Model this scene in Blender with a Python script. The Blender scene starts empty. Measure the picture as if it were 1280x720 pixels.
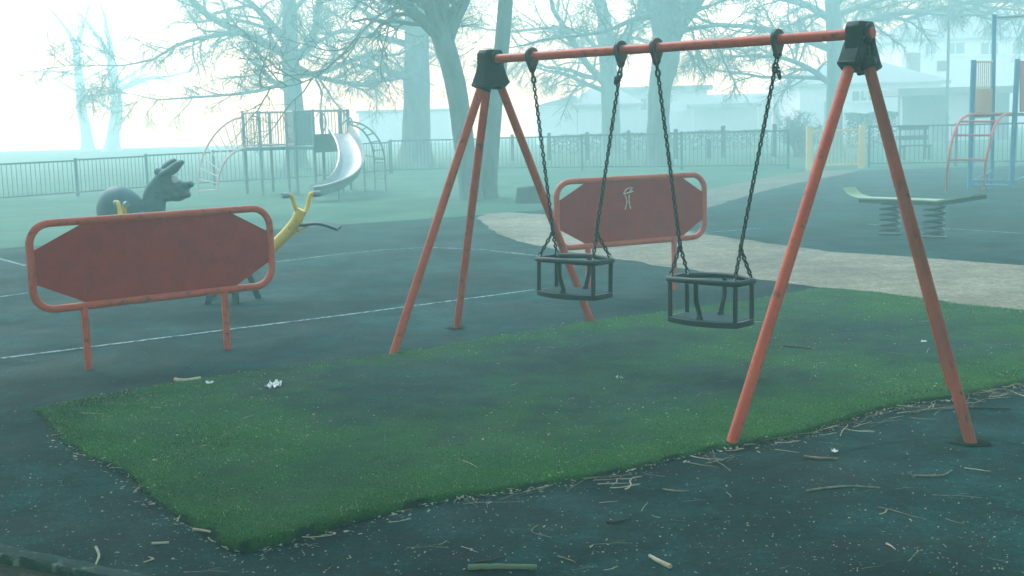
import bpy, bmesh, math, random
import numpy as np
from mathutils import Vector, Matrix, noise
R = math.radians
sc = bpy.context.scene
COL = sc.collection
rng = random.Random(11)

# ------------------------------------------------------------------ camera
F, PITCH, ROLL, H = 1545.0, 0.138, -0.026, 1.6
cp, sp = math.cos(PITCH), math.sin(PITCH)
fw = Vector((0, cp, -sp)); rt0 = Vector((1, 0, 0)); up0 = Vector((0, sp, cp))
rt = rt0*math.cos(ROLL) + up0*math.sin(ROLL)
up = -rt0*math.sin(ROLL) + up0*math.cos(ROLL)
EYE = Vector((0, 0, H))
cam_d = bpy.data.cameras.new('camera'); cam = bpy.data.objects.new('camera', cam_d); COL.objects.link(cam)
cam_d.sensor_width = 36; cam_d.lens = 36*F/1280; cam_d.clip_end = 2000; cam_d.clip_start = .05
M = Matrix((rt, up, -fw)).transposed().to_4x4(); M.translation = EYE
cam.matrix_world = M
sc.camera = cam

def ray(px, py): return (fw + rt*((px-640)/F) - up*((py-360)/F)).normalized()
def G(px, py, z=0.0):
    d = ray(px, py); return EYE + d*((z-H)/d.z)
def pt(px, py, Y):
    d = ray(px, py); return EYE + d*(Y/d.y)
def onplane(px, py, p0, n):
    d = ray(px, py); return EYE + d*((p0-EYE).dot(n)/d.dot(n))
def proj(P):
    q = Vector(P)-EYE; return (640+F*q.dot(rt)/q.dot(fw), 360-F*q.dot(up)/q.dot(fw))

# ------------------------------------------------------------------ materials
def mat(name, c1, c2=None, rough=.75, scale=8, bump=0.0, bscale=60, metal=0.0, detail=6, lo=.35, hi=.65, spots=None, spot_scale=20, spot_lo=.62, spot_hi=.7, obj=True, stretch=None, spec=.3):
    m = bpy.data.materials.new(name); m.use_nodes = True
    nt = m.node_tree; N = nt.nodes; L = nt.links
    b = N['Principled BSDF']; b.inputs['Roughness'].default_value = rough; b.inputs['Metallic'].default_value = metal; b.inputs['Specular IOR Level'].default_value = spec
    b.inputs['Base Color'].default_value = (*c1, 1)
    tc = N.new('ShaderNodeTexCoord'); co = tc.outputs['Object']
    if stretch:
        mp = N.new('ShaderNodeMapping'); mp.inputs['Scale'].default_value = stretch; L.new(co, mp.inputs['Vector']); co = mp.outputs['Vector']
    out = None
    if c2:
        n = N.new('ShaderNodeTexNoise'); n.inputs['Scale'].default_value = scale; n.inputs['Detail'].default_value = detail; n.inputs['Roughness'].default_value = .65
        L.new(co, n.inputs['Vector'])
        r = N.new('ShaderNodeValToRGB'); r.color_ramp.elements[0].position = lo; r.color_ramp.elements[1].position = hi
        r.color_ramp.elements[0].color = (*c1, 1); r.color_ramp.elements[1].color = (*c2, 1)
        L.new(n.outputs['Fac'], r.inputs['Fac']); out = r.outputs['Color']
    if spots:
        n2 = N.new('ShaderNodeTexNoise'); n2.inputs['Scale'].default_value = spot_scale; n2.inputs['Detail'].default_value = 8
        L.new(co, n2.inputs['Vector'])
        r2 = N.new('ShaderNodeMapRange'); r2.inputs['From Min'].default_value = spot_lo; r2.inputs['From Max'].default_value = spot_hi
        L.new(n2.outputs['Fac'], r2.inputs['Value'])
        mx = N.new('ShaderNodeMix'); mx.data_type = 'RGBA'; mx.inputs['B'].default_value = (*spots, 1)
        mx.inputs[7].default_value = (*spots, 1)
        if out: L.new(out, mx.inputs[6])
        else: mx.inputs[6].default_value = (*c1, 1)
        L.new(r2.outputs['Result'], mx.inputs[0]); out = mx.outputs[2]
    if out: L.new(out, b.inputs['Base Color'])
    if bump:
        n3 = N.new('ShaderNodeTexNoise'); n3.inputs['Scale'].default_value = bscale; n3.inputs['Detail'].default_value = 6
        L.new(co, n3.inputs['Vector'])
        bp = N.new('ShaderNodeBump'); bp.inputs['Strength'].default_value = bump; bp.inputs['Distance'].default_value = .02
        L.new(n3.outputs['Fac'], bp.inputs['Height']); L.new(bp.outputs['Normal'], b.inputs['Normal'])
    return m

MT = {}
def mm(k, *a, **kw): MT[k] = mat(k, *a, **kw)
mm('red_tube', (.60,.095,.042), (.48,.072,.036), rough=.45, scale=6, spots=(.16,.06,.04), spot_scale=22, spot_lo=.56, spot_hi=.72, bump=.05, bscale=90)
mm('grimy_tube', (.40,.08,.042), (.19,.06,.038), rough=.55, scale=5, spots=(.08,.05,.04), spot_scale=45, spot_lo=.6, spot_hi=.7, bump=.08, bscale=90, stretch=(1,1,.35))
mm('red_sheet', (.40,.014,.013), (.28,.010,.010), spec=.12, rough=.7, scale=9, spots=(.32,.05,.045), spot_scale=120, spot_lo=.55, spot_hi=.66, bump=.1, bscale=160)
mm('green_cast', (.001,.016,.014), (.001,.010,.009), spec=.2, rough=.5, scale=10, bump=.1, bscale=60)
mm('hanger_metal', (.12,.055,.045), (.03,.045,.040), rough=.5, scale=14, lo=.4, hi=.55, metal=.2, bump=.1)
mm('chain_steel', (.002,.010,.010), (.006,.018,.016), rough=.4, scale=30, metal=.3)
mm('black_rubber', (.002,.012,.013), (.004,.018,.019), spec=.25, rough=.42, scale=20, bump=.06)
mm('seat_top', (.006,.028,.030), (.010,.04,.042), spec=.15, rough=.7, scale=16)
mm('bright_steel', (.6,.62,.62), (.5,.53,.53), rough=.3, metal=.9, scale=10)
mm('chalk', (.72,.66,.62), (.55,.5,.48), rough=.9, scale=60)
mm('donkey_blue', (.050,.125,.140), (.040,.105,.118), rough=.5, scale=7, bump=.05)
mm('donkey_white', (.6,.62,.62), rough=.5)
mm('yellow_paint', (.82,.56,.08), (.72,.48,.075), rough=.4, scale=8, spots=(.35,.22,.06), spot_scale=30)
mm('grey_grip', (.22,.34,.34), rough=.5)
mm('dark_seat', (.012,.035,.038), (.02,.05,.05), rough=.5, scale=20)
mm('teal_steel', (.19,.26,.26), (.16,.23,.23), rough=.5, scale=6)
mm('pink_rail', (.62,.38,.33), (.54,.34,.3), rough=.5, scale=6)
mm('teal_panel', (.075,.15,.15), (.055,.12,.125), rough=.55, scale=5)
mm('slide_steel', (.34,.35,.33), (.26,.27,.255), rough=.42, metal=.5, scale=5)
mm('slide_under', (.12,.18,.18), (.09,.14,.14), rough=.5, scale=5)
mm('climb_red', (.55,.10,.10), (.48,.09,.09), rough=.45, scale=7)
mm('blue_post', (.045,.20,.33), (.04,.17,.29), rough=.45, scale=6)
mm('cream_panel', (.62,.44,.24), (.55,.38,.22), rough=.55, scale=6)
mm('red_panel', (.40,.08,.08), rough=.5)
mm('deck_dark', (.02,.06,.055), (.03,.08,.07), rough=.6, scale=12)
mm('deck_edge', (.24,.32,.16), (.18,.26,.13), rough=.5, scale=9)
mm('spring_steel', (.01,.035,.036), (.016,.05,.05), rough=.45, scale=15)
mm('fence_green', (.07,.12,.115), (.05,.095,.09), rough=.6, scale=3)
mm('gate_yellow', (.68,.50,.20), (.6,.44,.18), rough=.5, scale=4)
mm('bark', (.17,.22,.20), (.10,.14,.125), rough=.9, scale=5, bump=.6, bscale=14, stretch=(1,1,.3))
mm('bark_fog_faded', (.45,.5,.48), (.36,.41,.39), rough=.9, scale=5)  # far left trees: fog fade painted into the bark colour
mm('twig_bark', (.15,.19,.175), (.10,.13,.12), rough=.9, scale=5)
mm('bollard_wood', (.04,.055,.05), (.025,.04,.035), rough=.9, scale=6)
mm('stump_wood', (.055,.07,.055), (.035,.05,.04), rough=.95, scale=8, bump=.4, bscale=20)
mm('white_render', (.78,.78,.76), (.70,.71,.69), rough=.8, scale=.8)
mm('grey_wall', (.68,.69,.68), (.6,.62,.61), rough=.85, scale=.9)
mm('dark_wall', (.14,.19,.19), (.11,.15,.155), rough=.85, scale=.9)
mm('slate_roof', (.24,.26,.26), (.19,.21,.21), rough=.8, scale=4, bump=.3, bscale=6)
mm('window_glass', (.03,.05,.055), rough=.1)
mm('window_frame', (.75,.76,.75), rough=.5)
mm('brick_red', (.22,.11,.08), (.16,.085,.065), rough=.9, scale=8)
mm('hedge_leaf', (.030,.070,.045), (.02,.045,.03), rough=.8, scale=3)
mm('lamp_steel', (.16,.2,.2), rough=.5)
mm('sign_plate', (.5,.52,.52), (.42,.45,.45), rough=.5, scale=2)
mm('kerb_stone', (.018,.055,.04), (.008,.03,.024), rough=.9, scale=14, spots=(.12,.19,.13), spot_scale=22, spot_lo=.56, spot_hi=.7, bump=.5, bscale=40)
mm('mulch', (.02,.022,.012), (.06,.06,.03), rough=1, scale=40, bump=1, bscale=60)
mm('dead_twig', (.30,.27,.19), (.12,.115,.08), rough=.85, scale=30, bump=.2)
mm('pale_twig', (.55,.50,.35), (.36,.32,.22), rough=.8, scale=20)
mm('dark_twig', (.05,.05,.038), (.03,.033,.027), rough=.9, scale=30)
mm('mossy_log', (.10,.19,.10), (.16,.20,.12), rough=.9, scale=18, bump=.4, bscale=30)
mm('paper_white', (.82,.84,.84), rough=.8)
mm('leaf_flake', (.45,.44,.31), (.16,.17,.11), rough=.9, scale=9)
mm('blade_green', (.065,.24,.036), (.008,.06,.012), rough=.7, scale=2.2, detail=8, lo=.4, hi=.62)
mm('line_paint', (.27,.36,.345), (.10,.17,.17), rough=.85, scale=6, spots=(.004,.04,.042), spot_scale=24, spot_lo=.5, spot_hi=.58)

def ground_mat(name, stops, s1, s2, fine, bump, bscale, rough=.85, fleck=None, fleck_lo=.70, spec=.3, damp=.12):
    m = bpy.data.materials.new(name); m.use_nodes = True
    N = m.node_tree.nodes; L = m.node_tree.links; b = N['Principled BSDF']
    b.inputs['Roughness'].default_value = rough; b.inputs['Specular IOR Level'].default_value = spec
    tc = N.new('ShaderNodeTexCoord'); co = tc.outputs['Object']
    def nz(s, d=8, ro=.6):
        n = N.new('ShaderNodeTexNoise'); n.inputs['Scale'].default_value = s; n.inputs['Detail'].default_value = d; n.inputs['Roughness'].default_value = ro
        L.new(co, n.inputs['Vector']); return n.outputs['Fac']
    a = N.new('ShaderNodeMath'); a.operation = 'MULTIPLY_ADD'; a.inputs[1].default_value = .55; L.new(nz(s1), a.inputs[0])
    a2 = N.new('ShaderNodeMath'); a2.operation = 'MULTIPLY'; a2.inputs[1].default_value = .45; L.new(nz(s2), a2.inputs[0]); L.new(a2.outputs[0], a.inputs[2])
    r = N.new('ShaderNodeValToRGB'); e = r.color_ramp.elements
    e[0].position, e[0].color = stops[0][0], (*stops[0][1], 1); e[1].position, e[1].color = stops[-1][0], (*stops[-1][1], 1)
    for p, c in stops[1:-1]:
        k = e.new(p); k.color = (*c, 1)
    L.new(a.outputs[0], r.inputs['Fac'])
    mx = N.new('ShaderNodeMix'); mx.data_type = 'RGBA'; mx.blend_type = 'MULTIPLY'; mx.inputs[0].default_value = 1
    L.new(r.outputs['Color'], mx.inputs[6])
    mr = N.new('ShaderNodeMapRange'); mr.inputs['From Min'].default_value = .3; mr.inputs['From Max'].default_value = .7
    mr.inputs['To Min'].default_value = 1-fine; mr.inputs['To Max'].default_value = 1+fine
    bl = N.new('ShaderNodeMath'); bl.operation = 'MULTIPLY_ADD'; bl.inputs[1].default_value = .55
    b2 = N.new('ShaderNodeMath'); b2.operation = 'MULTIPLY'; b2.inputs[1].default_value = .45
    L.new(nz(bscale*.28, 6, .75), b2.inputs[0]); L.new(nz(bscale, 4, .8), bl.inputs[0]); L.new(b2.outputs[0], bl.inputs[2])
    mr.inputs['From Min'].default_value = .36; mr.inputs['From Max'].default_value = .64
    L.new(bl.outputs[0], mr.inputs['Value']); L.new(mr.outputs['Result'], mx.inputs[7])
    rr_ = N.new('ShaderNodeMapRange'); rr_.inputs['From Min'].default_value = .38; rr_.inputs['From Max'].default_value = .6
    rr_.inputs['To Min'].default_value = rough-damp; rr_.inputs['To Max'].default_value = min(1, rough+.1)
    L.new(nz(s1*1.6, 8, .65), rr_.inputs['Value']); L.new(rr_.outputs['Result'], b.inputs['Roughness'])
    out = mx.outputs[2]
    if fleck:
        v = N.new('ShaderNodeTexVoronoi'); v.inputs['Scale'].default_value = 45; L.new(co, v.inputs['Vector'])
        lt = N.new('ShaderNodeMath'); lt.operation = 'GREATER_THAN'; lt.inputs[1].default_value = .965
        sep = N.new('ShaderNodeSeparateColor'); L.new(v.outputs['Color'], sep.inputs['Color']); L.new(sep.outputs[0], lt.inputs[0])
        l2 = N.new('ShaderNodeMath'); l2.operation = 'LESS_THAN'; l2.inputs[1].default_value = .22; L.new(v.outputs['Distance'], l2.inputs[0])
        ml = N.new('ShaderNodeMath'); ml.operation = 'MULTIPLY'; L.new(lt.outputs[0], ml.inputs[0]); L.new(l2.outputs[0], ml.inputs[1])
        mf = N.new('ShaderNodeMix'); mf.data_type = 'RGBA'; mf.inputs[7].default_value = (*fleck, 1); L.new(out, mf.inputs[6]); L.new(ml.outputs[0], mf.inputs[0]); out = mf.outputs[2]
    L.new(out, b.inputs['Base Color'])
    bp = N.new('ShaderNodeBump'); bp.inputs['Strength'].default_value = bump; bp.inputs['Distance'].default_value = .012
    L.new(nz(bscale, 5, .7), bp.inputs['Height']); L.new(bp.outputs['Normal'], b.inputs['Normal'])
    return m

MT['asphalt'] = ground_mat('rubber_asphalt', [(.38,(.0004,.008,.009)), (.5,(.001,.025,.024)), (.62,(.004,.056,.052))], .7, 4.0, .97, .9, 75, rough=.85, fleck=(.10,.19,.18), spec=.12)
MT['lawn'] = ground_mat('lawn_grass', [(.36,(.018,.075,.045)), (.5,(.03,.11,.06)), (.64,(.055,.15,.08))], .35, 1.7, .6, 1.0, 30, rough=.95)
MT['path_faint'] = ground_mat('path_worn', [(.36,(.07,.085,.06)), (.5,(.115,.12,.085)), (.64,(.17,.17,.12))], .5, 3.5, .6, .8, 70, rough=.95)
MT['path'] = ground_mat('path_gravel', [(.36,(.11,.10,.068)), (.5,(.19,.172,.118)), (.64,(.29,.262,.185))], .5, 3.5, .7, .8, 60, rough=.95, fleck=(.10,.11,.08))

# turf mat: moss attribute blends rubber and moss
def mat_turf():
    m = ground_mat('mossy_mat', [(.38,(.001,.012,.010)), (.5,(.002,.025,.021)), (.62,(.006,.045,.034))], .9, 4.0, .97, 1.0, 65, rough=.9, fleck=(.16,.20,.15), spec=.15, damp=.06)
    N = m.node_tree.nodes; L = m.node_tree.links; b = N['Principled BSDF']
    src = b.inputs['Base Color'].links[0].from_socket
    at = N.new('ShaderNodeAttribute'); at.attribute_name = 'moss'
    n = N.new('ShaderNodeTexNoise'); n.inputs['Scale'].default_value = 110; n.inputs['Detail'].default_value = 6
    tc = N.new('ShaderNodeTexCoord'); L.new(tc.outputs['Object'], n.inputs['Vector'])
    r = N.new('ShaderNodeValToRGB'); r.color_ramp.elements[0].position = .3; r.color_ramp.elements[1].position = .7
    r.color_ramp.elements[0].color = (.003,.032,.006, 1); r.color_ramp.elements[1].color = (.032,.15,.022, 1)
    L.new(n.outputs['Fac'], r.inputs['Fac'])
    mx = N.new('ShaderNodeMix'); mx.data_type = 'RGBA'; L.new(at.outputs['Fac'], mx.inputs[0]); L.new(src, mx.inputs[6]); L.new(r.outputs['Color'], mx.inputs[7])
    L.new(mx.outputs[2], b.inputs['Base Color'])
    return m
MT['turf'] = mat_turf()
mm('seam_and_foot_shade', (.006,.010,.007), (.02,.026,.016), rough=1, scale=60, bump=.8, bscale=90, spec=.05)  # dark ground seams, and contact shade painted at the leg feet

# ------------------------------------------------------------------ mesh builder
class MB:
    def __init__(s): s.v = []; s.f = []
    def add(s, vs, fs):
        o = len(s.v); s.v += [tuple(x) for x in vs]; s.f += [tuple(i+o for i in f) for f in fs]; return s
    def box(s, c, ax, hs):
        c = Vector(c); a, b, d = [Vector(x)*h for x, h in zip(ax, hs)]
        vs = [c+a*i+b*j+d*k for i in (-1,1) for j in (-1,1) for k in (-1,1)]
        return s.add(vs, [(0,1,3,2),(4,6,7,5),(0,4,5,1),(2,3,7,6),(0,2,6,4),(1,5,7,3)])
    def bar(s, p, q, w, h, upv=(0,0,1)):
        p, q = Vector(p), Vector(q); d = (q-p); l = d.length; d.normalize()
        x = d.cross(Vector(upv)); x = x.normalized() if x.length > 1e-5 else Vector((1,0,0)); y = x.cross(d).normalized()
        return s.box((p+q)/2, (d, x, y), (l/2, w/2, h/2))
    def tube(s, pts, r, n=10, closed=False, caps=True):
        pts = [Vector(p) for p in pts]; k = len(pts)
        rs = r if isinstance(r, (list, tuple)) else [r]*k
        tan = []
        for i in range(k):
            if closed: t = pts[(i+1) % k]-pts[i-1]
            else: t = pts[min(i+1, k-1)]-pts[max(i-1, 0)]
            tan.append(t.normalized() if t.length > 1e-9 else Vector((0,0,1)))
        a = tan[0].orthogonal().normalized()
        vs = []
        for i in range(k):
            a = a-tan[i]*a.dot(tan[i])
            a = a.normalized() if a.length > 1e-6 else tan[i].orthogonal().normalized()
            b = tan[i].cross(a)
            for j in range(n):
                t = 2*math.pi*j/n; vs.append(pts[i]+(a*math.cos(t)+b*math.sin(t))*rs[i])
        fs = []
        for i in range(k if closed else k-1):
            i2 = (i+1) % k
            for j in range(n):
                j2 = (j+1) % n; fs.append((i*n+j, i*n+j2, i2*n+j2, i2*n+j))
        if caps and not closed:
            fs.append(tuple(range(n-1, -1, -1))); fs.append(tuple((k-1)*n+j for j in range(n)))
        return s.add(vs, fs)
    def prism(s, poly, th):     # poly: list of 3D points in order, th: thickness vector (extruded both sides by th/2)
        th = Vector(th)/2; n = len(poly); vs = [Vector(p)-th for p in poly]+[Vector(p)+th for p in poly]
        fs = [tuple(range(n-1, -1, -1)), tuple(range(n, 2*n))]+[(i, (i+1) % n, n+(i+1) % n, n+i) for i in range(n)]
        return s.add(vs, fs)
    def ell(s, c, ax, rad, nu=16, nv=10):
        c = Vector(c); A = [Vector(a)*r for a, r in zip(ax, rad)]; vs = []; fs = []
        for i in range(nv+1):
            ph = math.pi*i/nv-math.pi/2
            for j in range(nu):
                t = 2*math.pi*j/nu; vs.append(c+A[0]*math.cos(ph)*math.cos(t)+A[1]*math.cos(ph)*math.sin(t)+A[2]*math.sin(ph))
        for i in range(nv):
            for j in range(nu): fs.append((i*nu+j, i*nu+(j+1) % nu, (i+1)*nu+(j+1) % nu, (i+1)*nu+j))
        return s.add(vs, fs)
    def build(s, name, m, parent=None, loc=None, smooth=True, bevel=0, solid=False):
        o0 = Vector(parent_loc(parent)) if parent else Vector(loc or (0,0,0))
        me = bpy.data.meshes.new(name)
        me.from_pydata([tuple(Vector(v)-o0) for v in s.v], [], s.f); me.validate(); me.update()
        bm = bmesh.new(); bm.from_mesh(me); bmesh.ops.recalc_face_normals(bm, faces=bm.faces); bm.to_mesh(me); bm.free()
        me.materials.append(MT[m] if isinstance(m, str) else m)
        o = bpy.data.objects.new(name, me); COL.objects.link(o)
        if parent: o.parent = parent
        else: o.location = o0
        if bevel:
            b = o.modifiers.new('bevel', 'BEVEL'); b.width = bevel; b.segments = 2; b.limit_method = 'ANGLE'
        if smooth: me.shade_smooth(); 
        if smooth: set_angle(me)
        return o
def set_angle(me, ang=38):
    bm = bmesh.new(); bm.from_mesh(me)
    for e in bm.edges:
        e.smooth = not (len(e.link_faces) == 2 and e.calc_face_angle(0) > R(ang))
    bm.to_mesh(me); bm.free()
def parent_loc(p):
    l = Vector((0,0,0))
    while p: l += p.location; p = p.parent
    return l
def thing(name, label, cat, loc, group=None):
    o = bpy.data.objects.new(name, None); COL.objects.link(o); o.location = Vector(loc); o.empty_display_size = .2
    return tag(o, label, cat, group)
def tag(o, label, cat, group=None, kind=None):
    o['label'] = label; o['category'] = cat
    if group: o['group'] = group
    if kind: o['kind'] = kind
    return o
def struct(o): o['kind'] = 'structure'; return o
def X(o): return o
def curve_pts(ctrl, n=24):
    c = [Vector(p) for p in ctrl]; c = [c[0]*2-c[1]]+c+[c[-1]*2-c[-2]]; out = []
    segs = len(c)-3
    for i in range(n+1):
        t = i/n*segs; k = min(int(t), segs-1); u = t-k
        p0, p1, p2, p3 = c[k:k+4]
        out.append(.5*((2*p1)+(p2-p0)*u+(2*p0-5*p1+4*p2-p3)*u*u+(3*p1-p0-3*p2+p3)*u**3))
    return out
Z3 = Vector((0,0,1))

# ------------------------------------------------------------------ ground
def sheet(name, pts, m, z):
    bm = bmesh.new(); vs = [bm.verts.new((p[0], p[1], z)) for p in pts]
    f = bm.faces.new(vs); bmesh.ops.triangulate(bm, faces=[f]); bmesh.ops.recalc_face_normals(bm, faces=bm.faces)
    me = bpy.data.meshes.new(name); bm.to_mesh(me); bm.free(); me.materials.append(MT[m])
    if me.polygons and me.polygons[0].normal.z < 0: me.flip_normals()
    o = bpy.data.objects.new(name, me); COL.objects.link(o); return struct(o)
def wig(px_pts, amp=.05, step=.25, seed=0):
    P = [G(*p) for p in px_pts]; out = []
    for a, b in zip(P[:-1], P[1:]):
        n = max(1, int((b-a).length/step)); nn = Vector((-(b-a).y, (b-a).x, 0)).normalized()
        for i in range(n):
            q = a.lerp(b, i/n); w = noise.noise(Vector((q.x*1.7, q.y*1.7, seed)))*amp+noise.noise(Vector((q.x*7, q.y*7, seed+3)))*amp*.4
            out.append(q+nn*w)
    out.append(P[-1]); return out
gs = 92
sheet('ground', [(-gs,-15,0),(gs,-15,0),(gs,gs,0),(-gs,gs,0)], 'lawn', 0)
edge = wig([(-700,372),(-200,330),(0,311),(150,300),(340,287),(440,280),(560,272),(610,268),(760,256),(880,241),(1010,218),(1085,213),(1290,207),(1500,203)], .12, .3, 5)
sheet('playground_surface', [(-12,-3)]+[(p.x, p.y) for p in edge]+[(25, edge[-1].y),(25,-3)], 'asphalt', .004)
# gravel path: rounded head beside the swing, running right, and its branch to the gate
low = wig([(597,274),(612,288),(644,301),(700,314),(800,329),(897,343),(1044,364),(1280,391),(1500,416)], .09, .12, 8)
upp = wig([(1500,352),(1280,333),(1160,324),(1038,315),(960,305),(897,296),(800,282),(760,275),(689,269),(640,266),(610,267),(599,271)], .09, .12, 9)
sheet('path', [(p.x, p.y) for p in low+upp], 'path', .008)
br = wig([(760,276),(800,283),(835,272),(900,256),(950,240),(1000,229),(1060,217),(1078,212)], .08, .4, 12)
br2 = wig([(1010,214),(1000,216),(940,226),(883,238),(820,254),(770,264),(745,272)], .08, .4, 13)
sheet('gate_path', [(p.x, p.y) for p in br+br2], 'path_faint', .0075)
def stripe(name, pts, w=.048, z=.009, label=None):
    P = [G(*p) for p in pts]; m = MB(); vs = []; 
    Q = []
    for a, b in zip(P[:-1], P[1:]):
        n = max(1, int((b-a).length/.15)); Q += [a.lerp(b, i/n) for i in range(n)]
    Q.append(P[-1])
    for i, q in enumerate(Q):
        t = Q[min(i+1, len(Q)-1)]-Q[max(i-1, 0)]; nn = Vector((-t.y, t.x, 0)).normalized()
        w2 = w/2*(1+.35*noise.noise(q*4)); 
        vs += [Vector((q.x, q.y, z))+nn*w2, Vector((q.x, q.y, z))-nn*w2]
    m.add(vs, [(2*i, 2*i+1, 2*i+3, 2*i+2) for i in range(len(Q)-1)])
    o = m.build(name, 'line_paint', smooth=False); struct(o); return o
for pts in ([(-60,457),(200,424),(430,395),(670,363)], [(-60,311),(-20,319),(32,333)], [(-30,376),(36,367)], [(338,329),(430,318),(480,313),(535,310)], [(535,310),(610,313)],
            [(613,314),(695,323)], [(886,291),(950,286)], [(1085,281),(1180,286),(1300,294)], [(860,290),(884,292)]):
    stripe('painted_line', pts)

def seam(pts, w=.014):
    P_ = wig(pts, .02, .05, 33); vs = []
    for i, q in enumerate(P_):
        t = P_[min(i+1, len(P_)-1)]-P_[max(i-1, 0)]; nn = Vector((-t.y, t.x, 0)).normalized(); k = w*(.6+.6*abs(noise.noise(q*9)))/2
        vs += [Vector((q.x,q.y,.0085))+nn*k, Vector((q.x,q.y,.0085))-nn*k]
    struct(MB().add(vs, [(2*i,2*i+1,2*i+3,2*i+2) for i in range(len(P_)-1)]).build('ground_seam', 'seam_and_foot_shade', smooth=False))
seam([(-80,535),(0,523),(50,514)]); seam([(50,514),(110,500),(190,487),(260,473),(340,462),(410,453),(495,443)], .02); seam([(1290,560),(1215,545),(1100,556),(985,580),(880,600)], .010)
# ------------------------------------------------------------------ mossy safety mat under the swing
def resample(P, n):
    L = [0]
    for a, b in zip(P[:-1], P[1:]): L.append(L[-1]+(b-a).length)
    out = []; k = 0
    for i in range(n+1):
        t = L[-1]*i/n
        while k < len(P)-2 and L[k+1] < t: k += 1
        u = (t-L[k])/max(1e-9, L[k+1]-L[k]); out.append(P[k].lerp(P[k+1], min(1, u)))
    return out
front = wig([(45,518),(75,545),(110,573),(165,607),(200,632),(235,660),(270,684),(300,695),(330,691),(380,676),(450,655),(560,631),(640,618),(700,606),(770,594),(830,581),(915,562),(1000,546),(1080,522),(1180,502),(1280,480),(1450,448)], .06, .04, 21)
back = wig([(45,518),(110,503),(180,490),(260,476),(340,465),(410,457),(490,448),(610,427),(740,405),(880,388),(960,375),(1030,363),(1090,369),(1150,377),(1280,392),(1450,412)], .04, .08, 22)
NS, NT = 420, 150; CORN = G(300,695)
fr, bk = resample(front, NS), resample(back, NS)
def mat_z(p, de):
    e = 1-math.exp(-max(de, 0)/.014)
    return .005+e*(.030+.024*math.exp(-((p.x-CORN.x)**2+(p.y-CORN.y)**2)/.35)+.010*noise.noise(Vector((p.x*.9, p.y*.9, 1)))+.004*noise.noise(Vector((p.x*6, p.y*6, 2))))
WORN = [tuple(G(*q))[:2] for q in ((720,445),(870,470),(1120,435),(420,500),(560,470))]
tv = []; tf = []; moss = []
for i in range(NS+1):
    a, b = fr[i], bk[i]; wl = (b-a).length
    for j in range(NT+1):
        t = (j/NT); t = t*t*(3-2*t)*.5+t*.5
        p = a.lerp(b, t); de = min(t*wl, (1-t)*wl, i/NS*12+.0)
        df = min(t*wl, i/NS*12)
        n1 = noise.fractal(Vector((p.x*1.1, p.y*1.1, 4)), 1, 2, 4)
        n2 = noise.fractal(Vector((p.x*5, p.y*5, 9)), 1, 2, 4)
        ms = math.exp(-df/.7)*.9+math.exp(-((1-t)*wl)/.25)*.3+.42+n1*.5+n2*.35
        if p.x > .7: ms += .25*math.exp(-((1-t)*wl)/.9)
        for wx, wy in WORN: ms -= .32*math.exp(-((p.x-wx)**2+(p.y-wy)**2)/.4)
        moss.append(max(0, min(1, ms))*(1 if de > .012+.02*noise.noise(Vector((p.x*6, p.y*6, 7))) else .1))
        tv.append((p.x, p.y, mat_z(p, de)))
for i in range(NS):
    for j in range(NT):
        q = i*(NT+1)+j; tf.append((q, q+NT+1, q+NT+2, q+1))
me = bpy.data.meshes.new('turf_mat'); me.from_pydata(tv, [], tf); me.update()
if me.polygons[len(me.polygons)//2].normal.z < 0: me.flip_normals()
at = me.attributes.new('moss', 'FLOAT', 'POINT'); at.data.foreach_set('value', moss)
me.materials.append(MT['turf']); me.shade_smooth()
turf = bpy.data.objects.new('turf_mat', me); COL.objects.link(turf)
tag(turf, 'large mossy green safety mat lying on the dark ground under the swings', 'mat')
# short grass and moss blades growing on the mat
bv = []; bf = []
rb = random.Random(5)
cnt = 0
while cnt < 90000:
    i = rb.randrange(NS); j = rb.randrange(NT); q = i*(NT+1)+j
    if rb.random() > moss[q]**1.6*.95+.05: continue
    x, y, z = tv[q]; dd = y
    if rb.random() > (5.0/max(4, dd))**1.0: continue
    x += rb.uniform(-.03,.03); y += rb.uniform(-.015,.015)
    if q % (NT+1) < 2 and i < NS*.55: continue
    h = rb.uniform(.003,.010)*(.6+moss[q]*.7); a = rb.uniform(0, 6.283); w = rb.uniform(.0012,.0026)
    lx, ly = rb.gauss(0,.7)*h, rb.gauss(0,.7)*h; ca, sa = math.cos(a)*w, math.sin(a)*w
    o = len(bv); z -= .001
    bv += [(x-ca, y-sa, z), (x+ca, y+sa, z), (x+lx, y+ly, z+h)]; bf.append((o, o+1, o+2)); cnt += 1
me = bpy.data.meshes.new('grass'); me.from_pydata(bv, [], bf); me.materials.append(MT['blade_green']); me.materials.append(MT['leaf_flake'])
me.polygons.foreach_set('material_index', [1 if rb.random() < .10 else 0 for _ in bf])
go = bpy.data.objects.new('grass', me); COL.objects.link(go)
tag(go, 'short grass and moss growing on the mat', 'grass', kind='stuff')

# ------------------------------------------------------------------ swing frame
HB = 1.98; RB = .029
A0 = onplane(1075, 42, Vector((0, 6.258, 0)), Vector((0,1,0))); A0 = G(1075, 42, HB)
A1 = G(613, 74, HB)
d = (A1-A0).normalized(); nl = Vector((-d.y, d.x, 0))   # d: towards the far end, nl: to the left
feet0 = [G(913,560), G(1192,491), G(1214,555)]          # near end: left leg, hidden right leg, outward brace
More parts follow.
